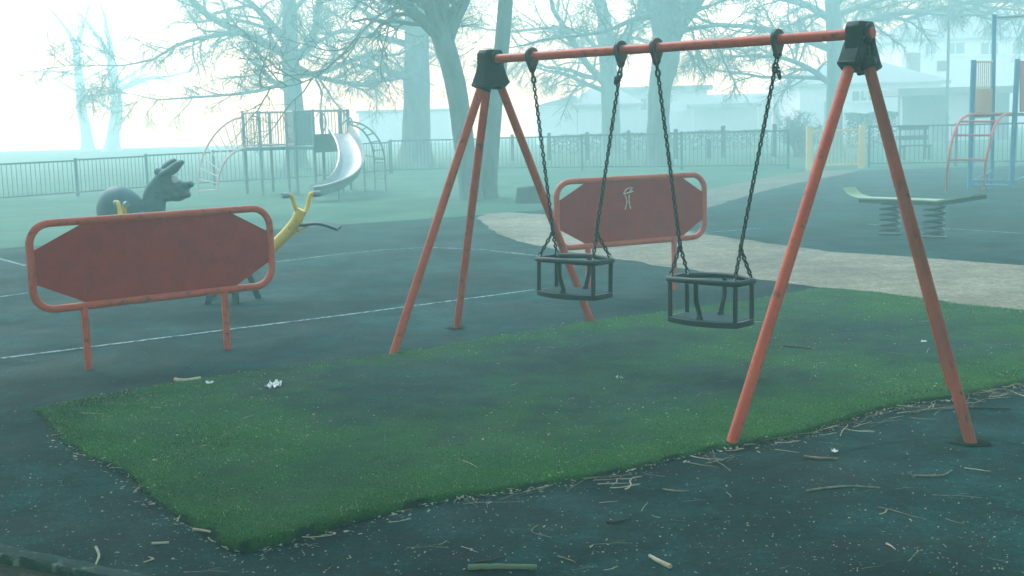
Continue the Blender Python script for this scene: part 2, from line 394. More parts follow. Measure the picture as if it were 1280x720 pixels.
# hidden leg mirrors the left one
m0 = Vector((A0.x, A0.y, 0)); m1 = Vector((A1.x, A1.y, 0))
feet1 = [G(490,447), G(740,405), G(571,411)]
sw = thing('swing_frame', 'rusty salmon red tube swing frame with two six legged ends and dark green corner brackets', 'swing frame', (m0+m1)/2)
sw['label'] = 'salmon red tubular swing frame with splayed legs and dark green corner brackets'
MB().tube([A0-d*.075, A1+d*.075], RB, 20).build('crossbar', 'red_tube', sw)
def bracket(A, out, feet):
    root_top = A
    b = MB()
    lat = Vector((-out.y, out.x, 0))
    def q(n_, z_, u_=0): return A+lat*n_+Z3*z_+out*u_
    b.prism([q(-.066,.062),q(.066,.062),q(.088,.035),(q(.09,-.04)),q(.120,-.18),q(-.120,-.18),q(-.09,-.04),q(-.088,.035)], out*.085)
    o1 = MB(); o1.tube([A-out*.062, A-out*.058, A+out*.058, A+out*.062], [.044,.05,.05,.044], 20)
    for fpt in feet[:2]:
        dr = (Vector(fpt)-A).normalized(); sd = dr.cross(out).normalized()
        b.box(A+dr*.135, (dr, sd, sd.cross(dr)), (.075, .046, .052))
        b.box(A+dr*.196, (dr, sd, sd.cross(dr)), (.010, .048, .054))
    dr = (Vector(feet[2])-A).normalized()
    b.v += o1.v and []
    c = b.build('corner_bracket', 'green_cast', sw, bevel=.008)
    o1.build('bracket_collar', 'green_cast', c)
    bs = MB(); bs.tube([A+dr*.145, A+dr*.15, A+dr*.20, A+dr*.205], [.038,.043,.043,.038], 16)
    side = dr.cross(Z3).normalized()
    for s_ in (-1,1):
        bs.bar(A+out*.04+Z3*-.02+side*s_*.036, A+dr*.175+side*s_*.036, .022, .034, up0)
    bs.tube([A+dr*.175-side*.055, A+dr*.175+side*.055], .019, 12)
    bs.build('brace_socket', 'green_cast', c, bevel=.003)
    for s_ in (-1,1):
        for k in (-.02,-.12): MB().tube([q(s_*.05*(1 if k > -.1 else 1.6), k, .0425), q(s_*.05*(1 if k > -.1 else 1.6), k, .052)], .010, 6).build('bolt', 'hanger_metal', c)
    for k, fpt in enumerate(feet):
        dr = (Vector(fpt)-A).normalized(); L_ = (Vector(fpt)-A).length
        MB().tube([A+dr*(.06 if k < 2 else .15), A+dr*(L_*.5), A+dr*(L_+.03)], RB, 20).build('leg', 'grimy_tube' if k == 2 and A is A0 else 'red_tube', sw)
bracket(A0, -d, feet0); bracket(A1, d, feet1)
for fpt in feet0+feet1:  # dark ragged discs: contact shade painted on the ground under each leg
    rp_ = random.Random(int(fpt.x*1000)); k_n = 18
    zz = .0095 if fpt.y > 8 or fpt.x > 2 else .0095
    sheet('foot_shade_patch', [(fpt.x+math.cos(2*math.pi*k/k_n)*.085*rp_.uniform(.7,1.35), fpt.y+math.sin(2*math.pi*k/k_n)*.085*rp_.uniform(.7,1.35)) for k in range(k_n)], 'seam_and_foot_shade', zz)
# hangers
Pn = nl.copy()
def barpt(px): 
    # point of the bar under this pixel column
    lo_, hi_ = 0.0, 1.0
    for _ in range(40):
        mid = (lo_+hi_)/2
        if proj(A0.lerp(A1, mid))[0] > px: lo_ = mid
        else: hi_ = mid
    return A0.lerp(A1, lo_)
hang = [barpt(x) for x in (665,776,820.5,972)]
for hp in hang:
    b = MB(); poly = []
    for k in range(13):
        t = math.pi*(k/12); poly.append(hp+nl*math.cos(t)*.062+Z3*math.sin(t)*.058)
    poly += [hp-nl*.060-Z3*.014, hp-nl*.016-Z3*.098, hp-nl*.006-Z3*.106, hp+nl*.006-Z3*.106, hp+nl*.016-Z3*.098, hp+nl*.060-Z3*.014]
    b.prism(poly, d*.026)
    ho = b.build('chain_hanger', 'hanger_metal', sw, bevel=.005)
    MB().tube([hp-Z3*.082-d*.024, hp-Z3*.082+d*.024], .009, 10).build('bolt', 'chain_steel', ho)

# ------------------------------------------------------------------ cradle swings
def link(mb, c, ax, side, L_=.036, W=.029, r=.0058, ns=14, n=6):
    th = ax.cross(side).normalized(); pts = []
    hl = L_/2-W/2
    for k in range(ns):
        t = 2*math.pi*k/ns; x = math.cos(t)*(W/2-r); y = math.sin(t)*(W/2-r)
        y += hl if y >= 0 else -hl
        pts.append(c+side*x+ax*y)
    mb.tube(pts, r, n, closed=True)
def chain(mb, p, q, pitch=.0265, rot=0):
    ax = (q-p); L_ = ax.length; ax.normalize(); n = max(1, round(L_/pitch)); st = L_/n
    a = ax.cross(nl).normalized(); b = ax.cross(a).normalized()
    for i in range(n):
        ph = R(25)+(i+rot) % 2*math.pi/2+rng.uniform(-.15,.15)
        s_ = a*math.cos(ph)+b*math.sin(ph)
        link(mb, p+ax*(st*(i+.5)), ax, s_, L_=st+.0115)
def cradle(h0, h1, ctr_px, floor_y, splits, label, wrap):
    # h0: hanger at far side, h1: hanger at near side
    c = onplane(ctr_px[0], ctr_px[1], A0, nl); fl = onplane(ctr_px[0], floor_y, A0, nl)
    hz = c.z-fl.z
    root = thing('toddler_swing', label, 'swing', (c.x, c.y, fl.z), 'cradle swings hanging from the frame')
    u = -d; v = nl
    def ringp(a, b, n=8):
        key = [(a, -b*.55),(a,b*.55),(a*.93,b*.66),(a*.45,b*.92),(0,b),(-a*.45,b*.92),(-a*.93,b*.66),(-a,b*.55),(-a,-b*.55),(-a*.93,-b*.66),(-a*.45,-b*.92),(0,-b),(a*.45,-b*.92),(a*.93,-b*.66)]
        return key
    ring = [c+u*x+v*y+Z3*(.006*math.cos(x*9)) for x, y in ringp(.243,.155)]
    # smooth closed
    def smooth_closed(P, it=2):
        for _ in range(it):
            Q = []
            for i in range(len(P)):
                a, b = P[i], P[(i+1) % len(P)]; Q += [a.lerp(b,.25), a.lerp(b,.75)]
            P = Q
        return P
    MB().tube(smooth_closed(ring), .0175, 12, closed=True).build('top_ring', 'black_rubber', root)
    fp = smooth_closed([fl+u*x+v*y for x, y in ringp(.247,.158)], 2)
    b = MB(); n = len(fp); top = [p+Z3*.012 for p in fp]; bot = [p-Z3*.022 for p in fp]
    b.add(top+bot, [tuple(range(n)), tuple(range(2*n-1, n-1, -1))]+[(i, (i+1) % n, n+(i+1) % n, n+i) for i in range(n)])
    fo = b.build('seat', 'black_rubber', root, bevel=.004)
    ins = [fl+(p-fl)*.9+Z3*.0145 for p in fp]
    b = MB(); b.add(ins+[p-Z3*.003 for p in ins], [tuple(range(n)), tuple(range(2*n-1, n-1, -1))]+[(i, (i+1) % n, n+(i+1) % n, n+i) for i in range(n)]); b.build('seat_pad', 'seat_top', fo)
    for sx in (-1,1):
        for sy in (-1,1):
            MB().tube([c+u*sx*.226+v*sy*.088, fl+u*sx*.226+v*sy*.088], .0140, 12).build('corner_bar', 'black_rubber', root)
    for sy in (-1,1):
        pts = curve_pts([c+v*sy*.15, c+v*sy*.15-Z3*.04, c+v*sy*.148-Z3*(hz*.45), c+v*sy*.118-Z3*(hz*.78), c+v*sy*.112-Z3*(hz-.015)], 16)
        lb = MB().tube(pts, .0145, 12).build('leg_divider', 'black_rubber', root)
        MB().tube([fl+v*sy*.112+Z3*.012, fl+v*sy*.112+Z3*.032], [.022,.018], 12).build('divider_foot', 'black_rubber', lb)
    for k, (hp, spx, sx) in enumerate(((h0, splits[0], -1), (h1, splits[1], 1))):
        s_ = onplane(spx[0], spx[1], A0, nl); top_ = hp-Z3*.088
        ch = MB(); ax = (s_-top_).normalized()
        # shackle at the top then chain
        a = ax.cross(nl).normalized()
        link(ch, top_+ax*.022, ax, nl if k == 0 else (nl+a*.5).normalized(), L_=.05, W=.028, r=.0055)
        link(ch, top_+ax*.062, ax, a, L_=.054, W=.042, r=.0075)
        chain(ch, top_+ax*.082, s_)
        co = ch.build('chain', 'chain_steel', root)
        sk = MB(); link(sk, s_, ax, a, L_=.036, W=.026, r=.0045); 
        sk.build('chain_shackle', 'chain_steel', co)
        if k == 1 and wrap:      # loose end of the chain tied back near the top
            sk = MB()
            w0 = top_+ax*.075
            for j in range(4):
                sd = (a*rng.uniform(-1,1)+nl*rng.uniform(-1,1)).normalized()
                link(sk, w0+Vector((rng.uniform(-.014,.02), rng.uniform(-.012,.012), rng.uniform(-.02,.012))), sd, ax.cross(sd).normalized())
            link(sk, w0+(-a*.024 if wrap == 2 else a*.024)-Z3*.015, Z3, a)
            link(sk, w0+(-a*.030 if wrap == 2 else a*.030)-Z3*.035, Z3, nl)
            sk.build('loose_chain', 'chain_steel', co)
        for sy in (-1,1):
            e = c+u*sx*.222+v*sy*.088+Z3*.016
            bc = MB(); chain(bc, s_-Z3*.01, e, pitch=.026, rot=sy); b_ = bc.build('chain_branch', 'chain_steel', root)
            MB().tube([e-Z3*.012, e+Z3*.012], .008, 8).build('ring_clip', 'bright_steel', b_)
cradle(hang[0], hang[1], (718,324), 366, ((691,288),(746,289)), 'dark cradle swing hanging at the far end of the frame before the red panel', 1)
cradle(hang[2], hang[3], (888,349), 399, ((850,305),(926,309)), 'larger looking dark cradle swing hanging nearer the two front frame legs', 2)

# ------------------------------------------------------------------ guard panels
def guard(b0px, b1px, edges, sheetpx, label, grp, graffiti=False):
    B0, B1 = G(*b0px), G(*b1px); t = (B1-B0); t.z = 0; t.normalize(); n = Vector((t.y, -t.x, 0))
    root = thing('guard_panel', label, 'barrier', (B0+B1)/2, grp)
    def L2(px, py):
        p = onplane(px, py, B0, n); return ((p-B0).dot(t), p.z)
    def W(x, z): return B0+t*x+Z3*z
    xl = L2(*edges[0])[0]; xr = L2(*edges[1])[0]
    ztl = L2(*edges[2])[1]; ztr = L2(*edges[3])[1]; zbl = L2(*edges[4])[1]; zbr = L2(*edges[5])[1]
    zt = (ztl+ztr)/2; zb = (zbl+zbr)/2
    print('panel', round(xl,3), round(xr,3), [round(q,3) for q in (ztl,ztr,zbl,zbr)], (B1-B0).length)
    rd = .135; r = .0255; pts = []
    for cx, cz, a0 in ((xr-r-rd, zt-r-rd, 0), (xl+r+rd, zt-r-rd, 90), (xl+r+rd, zb+r+rd, 180), (xr-r-rd, zb+r+rd, 270)):
        for k in range(9):
            a = R(a0+k*11.25); pts.append(W(cx+math.cos(a)*rd, cz+math.sin(a)*rd))
    MB().tube(pts, r, 14, closed=True).build('tube_frame', 'red_tube', root)
    x0, x1, z0, z1 = xl+2*r-.006, xr-2*r+.006, zb+2*r-.006, zt-2*r+.006
    cx = (x1-x0)*sheetpx[0]; cz = (z1-z0)*sheetpx[1]
    oct_ = [(x0+cx,z0),(x1-cx*.85,z0),(x1,z0+cz),(x1,z1-cz),(x1-cx*.85,z1),(x0+cx,z1),(x0,z1-cz),(x0,z0+cz)]
    sh = MB().prism([W(*q) for q in oct_], n*.006).build('red_sheet', 'red_sheet', root)
    for Bp in (B0, B1):
        x = (Bp-B0).dot(t); MB().tube([W(x,-.03), W(x, zb+r)], .0245, 14).build('post', 'red_tube', root)
        MB().tube([W(x,zb-.016), W(x,zb-.004)], .0275, 14).build('weld_collar', 'red_tube', root)
    if graffiti:
        g = MB()
        for line in ([(779,242),(783,236),(790,235),(786,240),(791,239)], [(779,243),(784,241),(788,240)], [(781,244),(783,252),(781,262)], [(786,243),(786,252),(788,261)]):
            P = curve_pts([onplane(px, py, B0, n)+n*.005 for px, py in line], 10); g.tube(P, [.004+.003*math.sin(i*.9)**2 for i in range(len(P))], 6)
        g.build('scribble', 'chalk', root)
    return root
guard((111,462), (284.5,437), ((31,300),(343,320),(110,269.5),(284,259.5),(110,383),(284,370)), (.195,.29), 'dark red octagonal guard panel in rounded tube frame nearest the yellow seesaw', 'red guard panels beside the swings')
guard((736,374), (843,362.5), ((693,280),(883,250),(740,221.5),(842,216.5),(740,311.5),(842,301.5)), (.175,.27), 'red guard panel with pale scribble standing behind the two swings', 'red guard panels beside the swings', True)

# ------------------------------------------------------------------ seesaw behind the left panel
YS = 11.0
sb = G(292, 377); root = thing('spring_seesaw', 'yellow curved seesaw with handlebars and dark seats behind the red panel', 'seesaw', (sb.x, sb.y, 0))
YS = sb.y
cz_ = .36
ctrR = [(sb.x, YS, cz_), pt(318,330,YS), pt(350,300,YS-.02), pt(368,280,YS-.03), pt(377,262,YS-.03)]
ctrL = [pt(153,273,YS+.1), pt(164,288,YS+.1), pt(190,312,YS+.05), pt(235,330,YS), (sb.x, YS, cz_)]
MB().tube(curve_pts(ctrL+ctrR[1:], 40), .052, 16).build('beam', 'yellow_paint', root)
for e, sgn in ((pt(377,262,YS-.03), 1), (pt(153,273,YS+.1), -1)):
    hb = MB(); tip = []
    ax = Vector((.8*1, .6, 0)).normalized() if sgn > 0 else Vector((.55,-.83,0)).normalized()
    for s_ in (-1,1):
        P = curve_pts([e-Z3*.045+ax*s_*.012, e+ax*s_*.06+Z3*.02, e+ax*s_*.085+Z3*.11, e+ax*s_*.115+Z3*.138, e+ax*s_*.172+Z3*.135], 14)
        hb.tube(P, .019, 12); tip.append(P[-1]-ax*s_*.0)
    ho = hb.build('handlebar', 'yellow_paint', root)
    for s_, tp in zip((-1,1), tip): MB().tube([tp-ax*s_*.05, tp+ax*s_*.012], .026, 12).build('grip', 'grey_grip', ho)
# seats
def seat_pts(cs, w): 
    b = MB(); n = len(cs); vs = []
    for c_ in cs: vs += [c_-Vector((0,w,0)), c_+Vector((0,w,0)), c_+Vector((0,w,-.022)), c_-Vector((0,w,.022))]
    fs = [(0,1,2,3), tuple(4*(n-1)+k for k in (3,2,1,0))]
    for i in range(n-1):
        for k in range(4): fs.append((4*i+k, 4*i+(k+1) % 4, 4*i+4+(k+1) % 4, 4*i+4+k))
    return b.add(vs, fs)
st = seat_pts(curve_pts([pt(378,279,YS), pt(398,277,YS), pt(410,279,YS), pt(424,284,YS)], 10), .15).build('seat', 'dark_seat', root)
seat_pts(curve_pts([pt(112,286,YS), pt(126,281,YS), pt(140,279,YS), pt(158,281,YS)], 10), .15).build('seat', 'dark_seat', root)
MB().prism([pt(372,288,YS), pt(388,279,YS), pt(384,284,YS), pt(366,296,YS)], Vector((0,.05,0))).build('seat_bracket', 'yellow_paint', root)
MB().prism([pt(166,296,YS), pt(148,282,YS), pt(152,287,YS), pt(170,303,YS)], Vector((0,.05,0))).build('seat_bracket', 'yellow_paint', root)
b = MB(); b.prism([(sb.x-.17,YS,.26),(sb.x+.17,YS,.26),(sb.x+.12,YS,.42),(sb.x-.12,YS,.42)], Vector((0,.22,0))); b.build('pivot_block', 'dark_seat', root, bevel=.01)
for fx, fy, px in ((-.26,.3,268),(.05,-.12,270.5),(.2,.16,310),(-.2,-.15,262)):
    MB().bar((sb.x+fx*.6, YS+fy*.7, .28), (sb.x+fx, YS+fy, -.01), .05, .05, (0,1,0)).build('leg', 'dark_seat', root)

# ------------------------------------------------------------------ donkey spring rider
YD = 14.3; k_ = YD/F
D0 = pt(168, 300, YD); gx = D0.x
root = thing('spring_rider', 'grey blue donkey shaped spring rider with tall ears on the lawn edge', 'spring rider', (gx, YD, 0))
def P(px, py, dy=0): return pt(px, py, YD+dy)
b = MB()
AX = (Vector((1,0,0)), Vector((0,1,0)), Z3)
def E(px, py, rx, rz, ry, rot=0, dy=0):
    c, s_ = math.cos(R(rot)), math.sin(R(rot))
    b.ell(P(px,py,dy), (Vector((c,0,s_)), Vector((0,1,0)), Vector((-s_,0,c))), (rx*k_, ry, rz*k_), 24, 16)
E(149,262,28,30,.24); E(155,258,27,22,.21,-28); E(166,278,22,22,.2)
E(186,284,22,24,.19); E(192,262,15,26,.12,-12); E(194,245,15,24,.10,-20); E(200,233,13,17,.085,-30)
E(205,226,12,12,.08); E(211,235,16,13,.085,-6); E(221,233,13,8.5,.078,4)
E(232,231.5,8,5.5,.072,8); E(238.5,230,4,4.6,.066,20); E(220,244,13,8,.07,-4); E(228,242,9,7,.07,0); E(234.5,243,4.2,4.6,.064); E(228,237,9,7,.074); E(205,218,8,7,.06); E(197,214,5,4,.04,30); E(211,246,8,6,.07)
bd = b.build('body', 'donkey_blue', root)
rm = bd.modifiers.new('remesh', 'REMESH'); rm.mode = 'VOXEL'; rm.voxel_size = .013; rm.use_smooth_shade = True
smd = bd.modifiers.new('smooth', 'SMOOTH'); smd.iterations = 3; smd.factor = .5
for dy, tip, mid in ((-.06,(229,201.5),(215,212.5)), (.06,(220,199.5),(208,210))):
    e = MB(); p = curve_pts([P(200,220,dy*.7), P(*mid,dy), P((mid[0]+tip[0])/2,(mid[1]+tip[1])/2-.5,dy*1.3), P(*tip,dy*1.4)], 10)
    e.tube(p, [.04,.046,.052,.056,.056,.054,.05,.046,.040,.032,.02], 14); e.build('ear', 'donkey_blue', root)
MB().ell(P(219,224,-.055), AX, (.042,.03,.05), 14, 10).build('eye', 'donkey_white', root)
MB().ell(P(218,225,.055), AX, (.042,.03,.05), 14, 10).build('eye', 'donkey_white', root)
MB().ell(P(197,240,-.095), AX, (.03,.012,.012), 10, 8).build('cheek_peg', 'donkey_blue', root)
MB().tube([P(197,272,-.3), P(197,272,.3)], .02, 10).build('hand_peg', 'dark_seat', root)
hx = []
for i in range(90):
    t = i/89; a = t*5*2*math.pi; hx.append((gx+math.cos(a)*.1, YD+math.sin(a)*.1, .03+t*.34))
MB().tube(hx, .014, 8).build('spring', 'spring_steel', root)
MB().box((gx, YD, .015), AX, (.2,.2,.015)).build('base_plate', 'spring_steel', root)

# ------------------------------------------------------------------ spring platform (right)
s1, s2 = G(1112, 293), G(1167, 297)
ym = (s1.y+s2.y)/2; root = thing('spring_platform', 'green edged balance platform with upturned end on two dark coil springs', 'balance platform', ((s1.x+s2.x)/2, ym, 0))
dirp = (s2-s1); dirp.z = 0; dirp.normalize(); npn = Vector((dirp.y, -dirp.x, 0))
def D(px, py): return onplane(px, py, s1, npn)
top = curve_pts([D(1061,234), D(1066,240), D(1072,244), D(1081,246.5)], 8)[:-1]+[D(1081,246.5), D(1115,247.5), D(1150,248.7), D(1178,250), D(1195,247.5), D(1226,242.5)]
def strip(mb, P, w, th, z=0):
    n = len(P); vs = []
    for p in P: vs += [p-npn*w+Z3*z, p+npn*w+Z3*z, p+npn*w+Z3*(z-th), p-npn*w+Z3*(z-th)]
    fs = [(0,1,2,3), tuple(4*(n-1)+k for k in (3,2,1,0))]
    for i in range(n-1):
        for k in range(4): fs.append((4*i+k, 4*i+(k+1) % 4, 4*i+4+(k+1) % 4, 4*i+4+k))
    mb.add(vs, fs)
b = MB(); strip(b, top, .13, .016); b.build('edge_trim', 'deck_edge', root)
b = MB(); strip(b, top[8:], .12, .045, -.018); b.build('deck', 'deck_dark', root)
for s_ in (s1, s2):
    topz = D(proj(s_)[0], 252).z-.01
    hx = []
    for i in range(140):
        t = i/139; a = t*5.6*2*math.pi; hx.append((s_.x+math.cos(a)*.12, s_.y+math.sin(a)*.12, .02+t*(topz-.02)))
    so = MB().tube(hx, .0165, 8).build('coil_spring', 'spring_steel', root)
    MB().tube([(s_.x,s_.y,.0),(s_.x,s_.y,.02)], .15, 20).build('base_plate', 'spring_steel', so)

# ------------------------------------------------------------------ slide unit (far left)
YU = 28.2
uo = pt(365, 238, YU); root = thing('slide_tower', 'pale foggy climbing tower with steel curved slide and arched climbers', 'play tower', (uo.x, YU, 0))
def U(px, py, dy=0): return pt(px, py, YU+dy)
def Ux(px, dy, z):
    p = pt(px, 190, YU+dy); return Vector((p.x, p.y, z))
zpl, ztop = 1.02, 1.86
posts = [(306,0),(326,-.55),(339,.55),(359.5,0),(370,-.35),(393,-.9),(404,.5),(427,-.1),(437,.55)]
for px, dy in posts:
    MB().tube([Ux(px,dy,-.03), Ux(px,dy,ztop)], .036, 10).build('post', 'teal_steel', root)
def floor_poly(pp, z):
    MB().prism([Ux(px,dy,z) for px, dy in pp], Z3*.07).build('platform', 'teal_panel', root)
floor_poly([(304,0),(326,-.62),(360,-.1),(361,.1),(339,.62)], zpl)
floor_poly([(368,-.35),(393,-.97),(429,-.15),(438,.6),(404,.6)], zpl)
floor_poly([(357,-.25),(372,-.4),(372,.1),(357,.25)], zpl)
def rail(p0, p1, m, n=6, arch=False, zt=ztop-.03, zb=zpl+.08):
    b = MB(); a, c = Ux(*p0, zt), Ux(*p1, zt); a2, c2 = Ux(*p0, zb), Ux(*p1, zb)
    b.tube([a, c], .022, 8); b.tube([a2, c2], .018, 8)
    for i in range(1, n): b.tube([a.lerp(c, i/n), a2.lerp(c2, i/n)], .011, 6)
    b.build('guard_rail', m, root)
rail((306,0),(326,-.55),'pink_rail'); rail((326,-.55),(359.5,0),'pink_rail',3); rail((306,0),(339,.55),'pink_rail',8); rail((339,.55),(359.5,0),'pink_rail',6)
rail((359.5,0),(370,-.35),'pink_rail',4); rail((370,-.35),(393,-.9),'teal_panel',13); rail((404,.5),(437,.55),'teal_steel',8); rail((427,-.1),(437,.55),'teal_steel',5)
MB().prism([Ux(371,-.36,zpl+.1), Ux(392,-.9,zpl+.1), Ux(392,-.9,ztop-.06), Ux(371,-.36,ztop-.06)], Vector((.0,.03,0))).build('side_panel', 'teal_panel', root)
MB().prism([Ux(394,-.92,.92), Ux(426,-.15,.92), Ux(426,-.15,1.32), Ux(394,-.92,1.32)], Vector((0,.03,0))).build('side_panel', 'teal_panel', root)
b = MB(); b.tube([Ux(393,-.9,ztop-.03), Ux(427,-.1,ztop-.03)], .024, 8)
b.tube(curve_pts([Ux(403,-.7,ztop-.05), Ux(408,-.72,ztop-.15), Ux(409,-.72,zpl+.5), Ux(404,-.7,zpl+.34), Ux(402,-.7,zpl+.55), Ux(403,-.7,ztop-.05)], 24), .018, 8)
b.tube(curve_pts([Ux(428,-.2,ztop-.35), Ux(440,-.3,ztop-.2), Ux(441,-.3,zpl+.42), Ux(433,-.2,zpl+.3)], 16), .018, 8); b.build('grab_rail', 'teal_steel', root)
# slide chute
cl = curve_pts([U(423,166.5,-.10), U(425,168,-.5), U(430,175,-1.0), U(437,188,-1.6), U(440,204,-2.15), U(436,219,-2.6), U(425,231,-2.95), U(411,238,-3.15), U(399,242,-3.25), U(390,243.5,-3.3)], 44)
vs = []; un = []; hw, hs = .25, .17
prof = [(-hw-.03,hs),(-hw,hs+.015),(-hw+.02,hs-.03),(-hw+.05,.04),(-hw+.11,0),(0,-.012),(hw-.11,0),(hw-.05,.04),(hw-.02,hs-.03),(hw,hs+.015),(hw+.03,hs)]
for i, c in enumerate(cl):
    t = (cl[min(i+1, len(cl)-1)]-cl[max(i-1, 0)]); t.z = 0; t.normalize(); sd = Vector((-t.y, t.x, 0))
    vs.append([c+sd*x+Z3*z for x, z in prof]); un.append([c+sd*x*1.02+Z3*(z-.05) for x, z in prof[1:-1]])
def loft(rows, mb):
    n = len(rows[0]); fl_ = [p for r_ in rows for p in r_]
    mb.add(fl_, [(i*n+j, i*n+j+1, (i+1)*n+j+1, (i+1)*n+j) for i in range(len(rows)-1) for j in range(n-1)])
b = MB(); loft(vs, b); so = b.build('slide_chute', 'slide_steel', root)
b = MB(); loft(un, b); b.build('chute_underside', 'slide_under', so)
MB().tube([Vector((cl[30].x, cl[30].y, 0)), cl[30]-Z3*.05], .03, 8).build('chute_leg', 'teal_steel', root)
# arched climbers: two curved rails with radial rungs, rails 0.5 m apart in depth
def arch(cpx, cpy, ro, ri, a0, a1, m, nr, dy0, dy1, name):
    b = MB(); s_ = YU/F
    po = []; pi_ = []
    for i in range(21):
        a = R(a0+(a1-a0)*i/20); po.append(U(cpx+ro[0]*math.cos(a), cpy-ro[1]*math.sin(a), dy0)); pi_.append(U(cpx+ri[0]*math.cos(a), cpy-ri[1]*math.sin(a), dy1))
    def down(p): return Vector((p.x, p.y, 0))
    b.tube(po, .021, 8); b.tube(pi_, .021, 8)
    for k in range(nr):
        i = round(1+k*18/(nr-1)); b.tube([po[i], pi_[i]], .014, 6)
    return b, po, pi_
b, po, pi_ = arch(310, 236, (63,90), (38,51), 95, 186, 'pink_rail', 10, .25, -.35, 'arched_climber')
b.build('arched_climber', 'pink_rail', root)
b, po, pi_ = arch(436, 203, (45,51), (32,47), 0, 92, 'teal_steel', 7, -.3, .25, 'arched_climber')
for p in (po[0], pi_[0]): b.tube([p, Vector((p.x, p.y, 0))], .021, 8)
b.tube([po[0], pi_[0]], .014, 6); b.tube([po[0]-Z3*.35, pi_[0]-Z3*.35], .014, 6)
b.tube([Ux(454,-.1,0), Ux(454,-.1,.9)], .02, 8); b.tube([Ux(454,-.1,.82), po[1]], .014, 6)
b.build('arched_climber', 'teal_steel', root)

# ------------------------------------------------------------------ climbing tower (right)
YT = 23.6
to = pt(1245, 232, YT); root = thing('climbing_frame', 'blue posted climbing tower with pink arched ladder by the railings', 'play tower', (to.x, YT, 0))
def T(px, py, dy=0): return pt(px, py, YT+dy)
def post(px0, py0, px1, py1, dy, r=.05, m='blue_post'):
    a = T(px0,py0,dy); e = T(px1,py1,dy); MB().tube([Vector((e.x, e.y, -.02)), a], r, 12).build('post', m, root)
post(1217,75,1212,235,0); post(1272,74,1264,233,0); post(1243,18,1240,214,1.0,.042); post(1300,14,1298,214,1.0,.042)
MB().tube([T(1243,22,1.0), T(1300,19,1.0)], .02, 8).build('top_rail', 'teal_steel', root)
b = MB(); a0, a1 = T(1218,77,.02), T(1241,77,.9)
b.tube([a0, a1], .018, 8)
for i in range(1,9): 
    p = a0.lerp(a1, i/9); b.tube([p, p-Z3*1.05], .010, 6)
b.build('bar_panel', 'cream_panel', root)
q0, q1 = T(1218,111,.05), T(1240,111,.88)
MB().prism([q0, q1, q1-Z3*.55, q0-Z3*.55], Vector((.02,.0,0))).build('side_panel', 'cream_panel', root)
MB().prism([T(1275,76,.1), T(1300,76,.9), T(1300,140,.9), T(1275,140,.1)], Vector((.02,0,0))).build('side_panel', 'red_panel', root)
MB().prism([T(1214,143,-.05), T(1268,143,-.05), T(1297,143,1.0), T(1240,143,1.0)], Z3*.06).build('platform', 'teal_panel', root)
b = MB(); b.tube([T(1213,226,0), T(1265,226,0)], .022, 8); b.tube([T(1213,232,0), T(1265,232,0)], .022, 8)
for px, py in ((1213,226),): b.tube([T(1265,226,0), T(1298,216,1.0)], .02, 8); b.tube([T(1213,226,0), T(1240,214,1.0)], .02, 8)
b.build('base_rail', 'blue_post', root)
# arched ladder: two rails leaning out from the platform towards the camera
lr = MB()
r0 = curve_pts([T(1225,142,-.05), T(1210,144,-.35), T(1199,153,-.62), T(1191,172,-.82), T(1185,205,-.92), G(1183,239)], 26)
r1 = curve_pts([T(1264,142,-.05), T(1256,143,-.35), T(1246,153,-.62), T(1239,172,-.82), T(1232,205,-.92), G(1229,238)], 26)
lo = MB().tube(r0, .025, 10).build('ladder_rail', 'climb_red', root); MB().tube(r1, .025, 10).build('ladder_rail', 'climb_red', root)
for i in (3, 10, 15.5, 20):
    i = int(i); MB().tube([r0[i], r1[i]], .020, 8).build('rung', 'climb_red', root)

# ------------------------------------------------------------------ railings
def railing(pxs, heights, label, post_step, nseg=1):
    P = [G(*p) for p in pxs]; root = thing('metal_railing', label, 'railing', P[len(P)//2], 'dark metal railings around the playground')
    L = [0]
    for a, b_ in zip(P[:-1], P[1:]): L.append(L[-1]+(b_-a).length)
    n = max(1, round(L[-1]/post_step)); Q = resample(P, n)
    for i, q in enumerate(Q):
        h = heights[0]+(heights[1]-heights[0])*i/n
        MB().box((q.x, q.y, h/2), AX, (.03,.03,h/2+.02)).build('post', 'fence_green', root)
    for i in range(n):
        a, c = Q[i], Q[i+1]; h = heights[0]+(heights[1]-heights[0])*(i+.5)/n
        b = MB(); b.bar(a+Z3*(h-.03), c+Z3*(h-.03), .03, .04); b.bar(a+Z3*.1, c+Z3*.1, .03, .035)
        k = max(2, round((c-a).length/.115))
        for j in range(1, k):
            p = a.lerp(c, j/k); b.tube([p+Z3*.1, p+Z3*(h-.03)], .0085, 5, caps=False)
        b.build('bar_panel', 'fence_green', root)
railing([(-130,262),(21,251.5),(105,245),(184,238.5),(262,232.5),(380,226),(488,217)], (.84,.96), 'long foggy railing running behind the slide tower and donkey rider', 2.1)
railing([(490,216.5),(620,214),(745,213),(870,212),(985,211)], (.98,1.06), 'railing with upright bars in front of the wooden bollards', 2.7)
railing([(1086,209),(1180,208),(1300,206),(1420,204)], (1.1,1.12), 'railing between the yellow gate and the blue climbing tower', 2.6)
g0, g1 = G(1011,213), G(1077,210.5)
root = thing('metal_gate', 'closed pale yellow barred gate in the dark railings', 'gate', (g0+g1)/2)
for g in (g0, g1): MB().box((g.x, g.y, .56), AX, (.07,.07,.58)).build('post', 'gate_yellow', root, bevel=.01)
b = MB(); a, c = g0.lerp(g1,.07), g0.lerp(g1,.93)
b.bar(a+Z3*1.02, c+Z3*1.02, .04, .05); b.bar(a+Z3*.12, c+Z3*.12, .04, .05)
for j in range(13): p = a.lerp(c, j/12); b.tube([p+Z3*.12, p+Z3*1.02], .011, 6)
b.build('gate_leaf', 'gate_yellow', root)

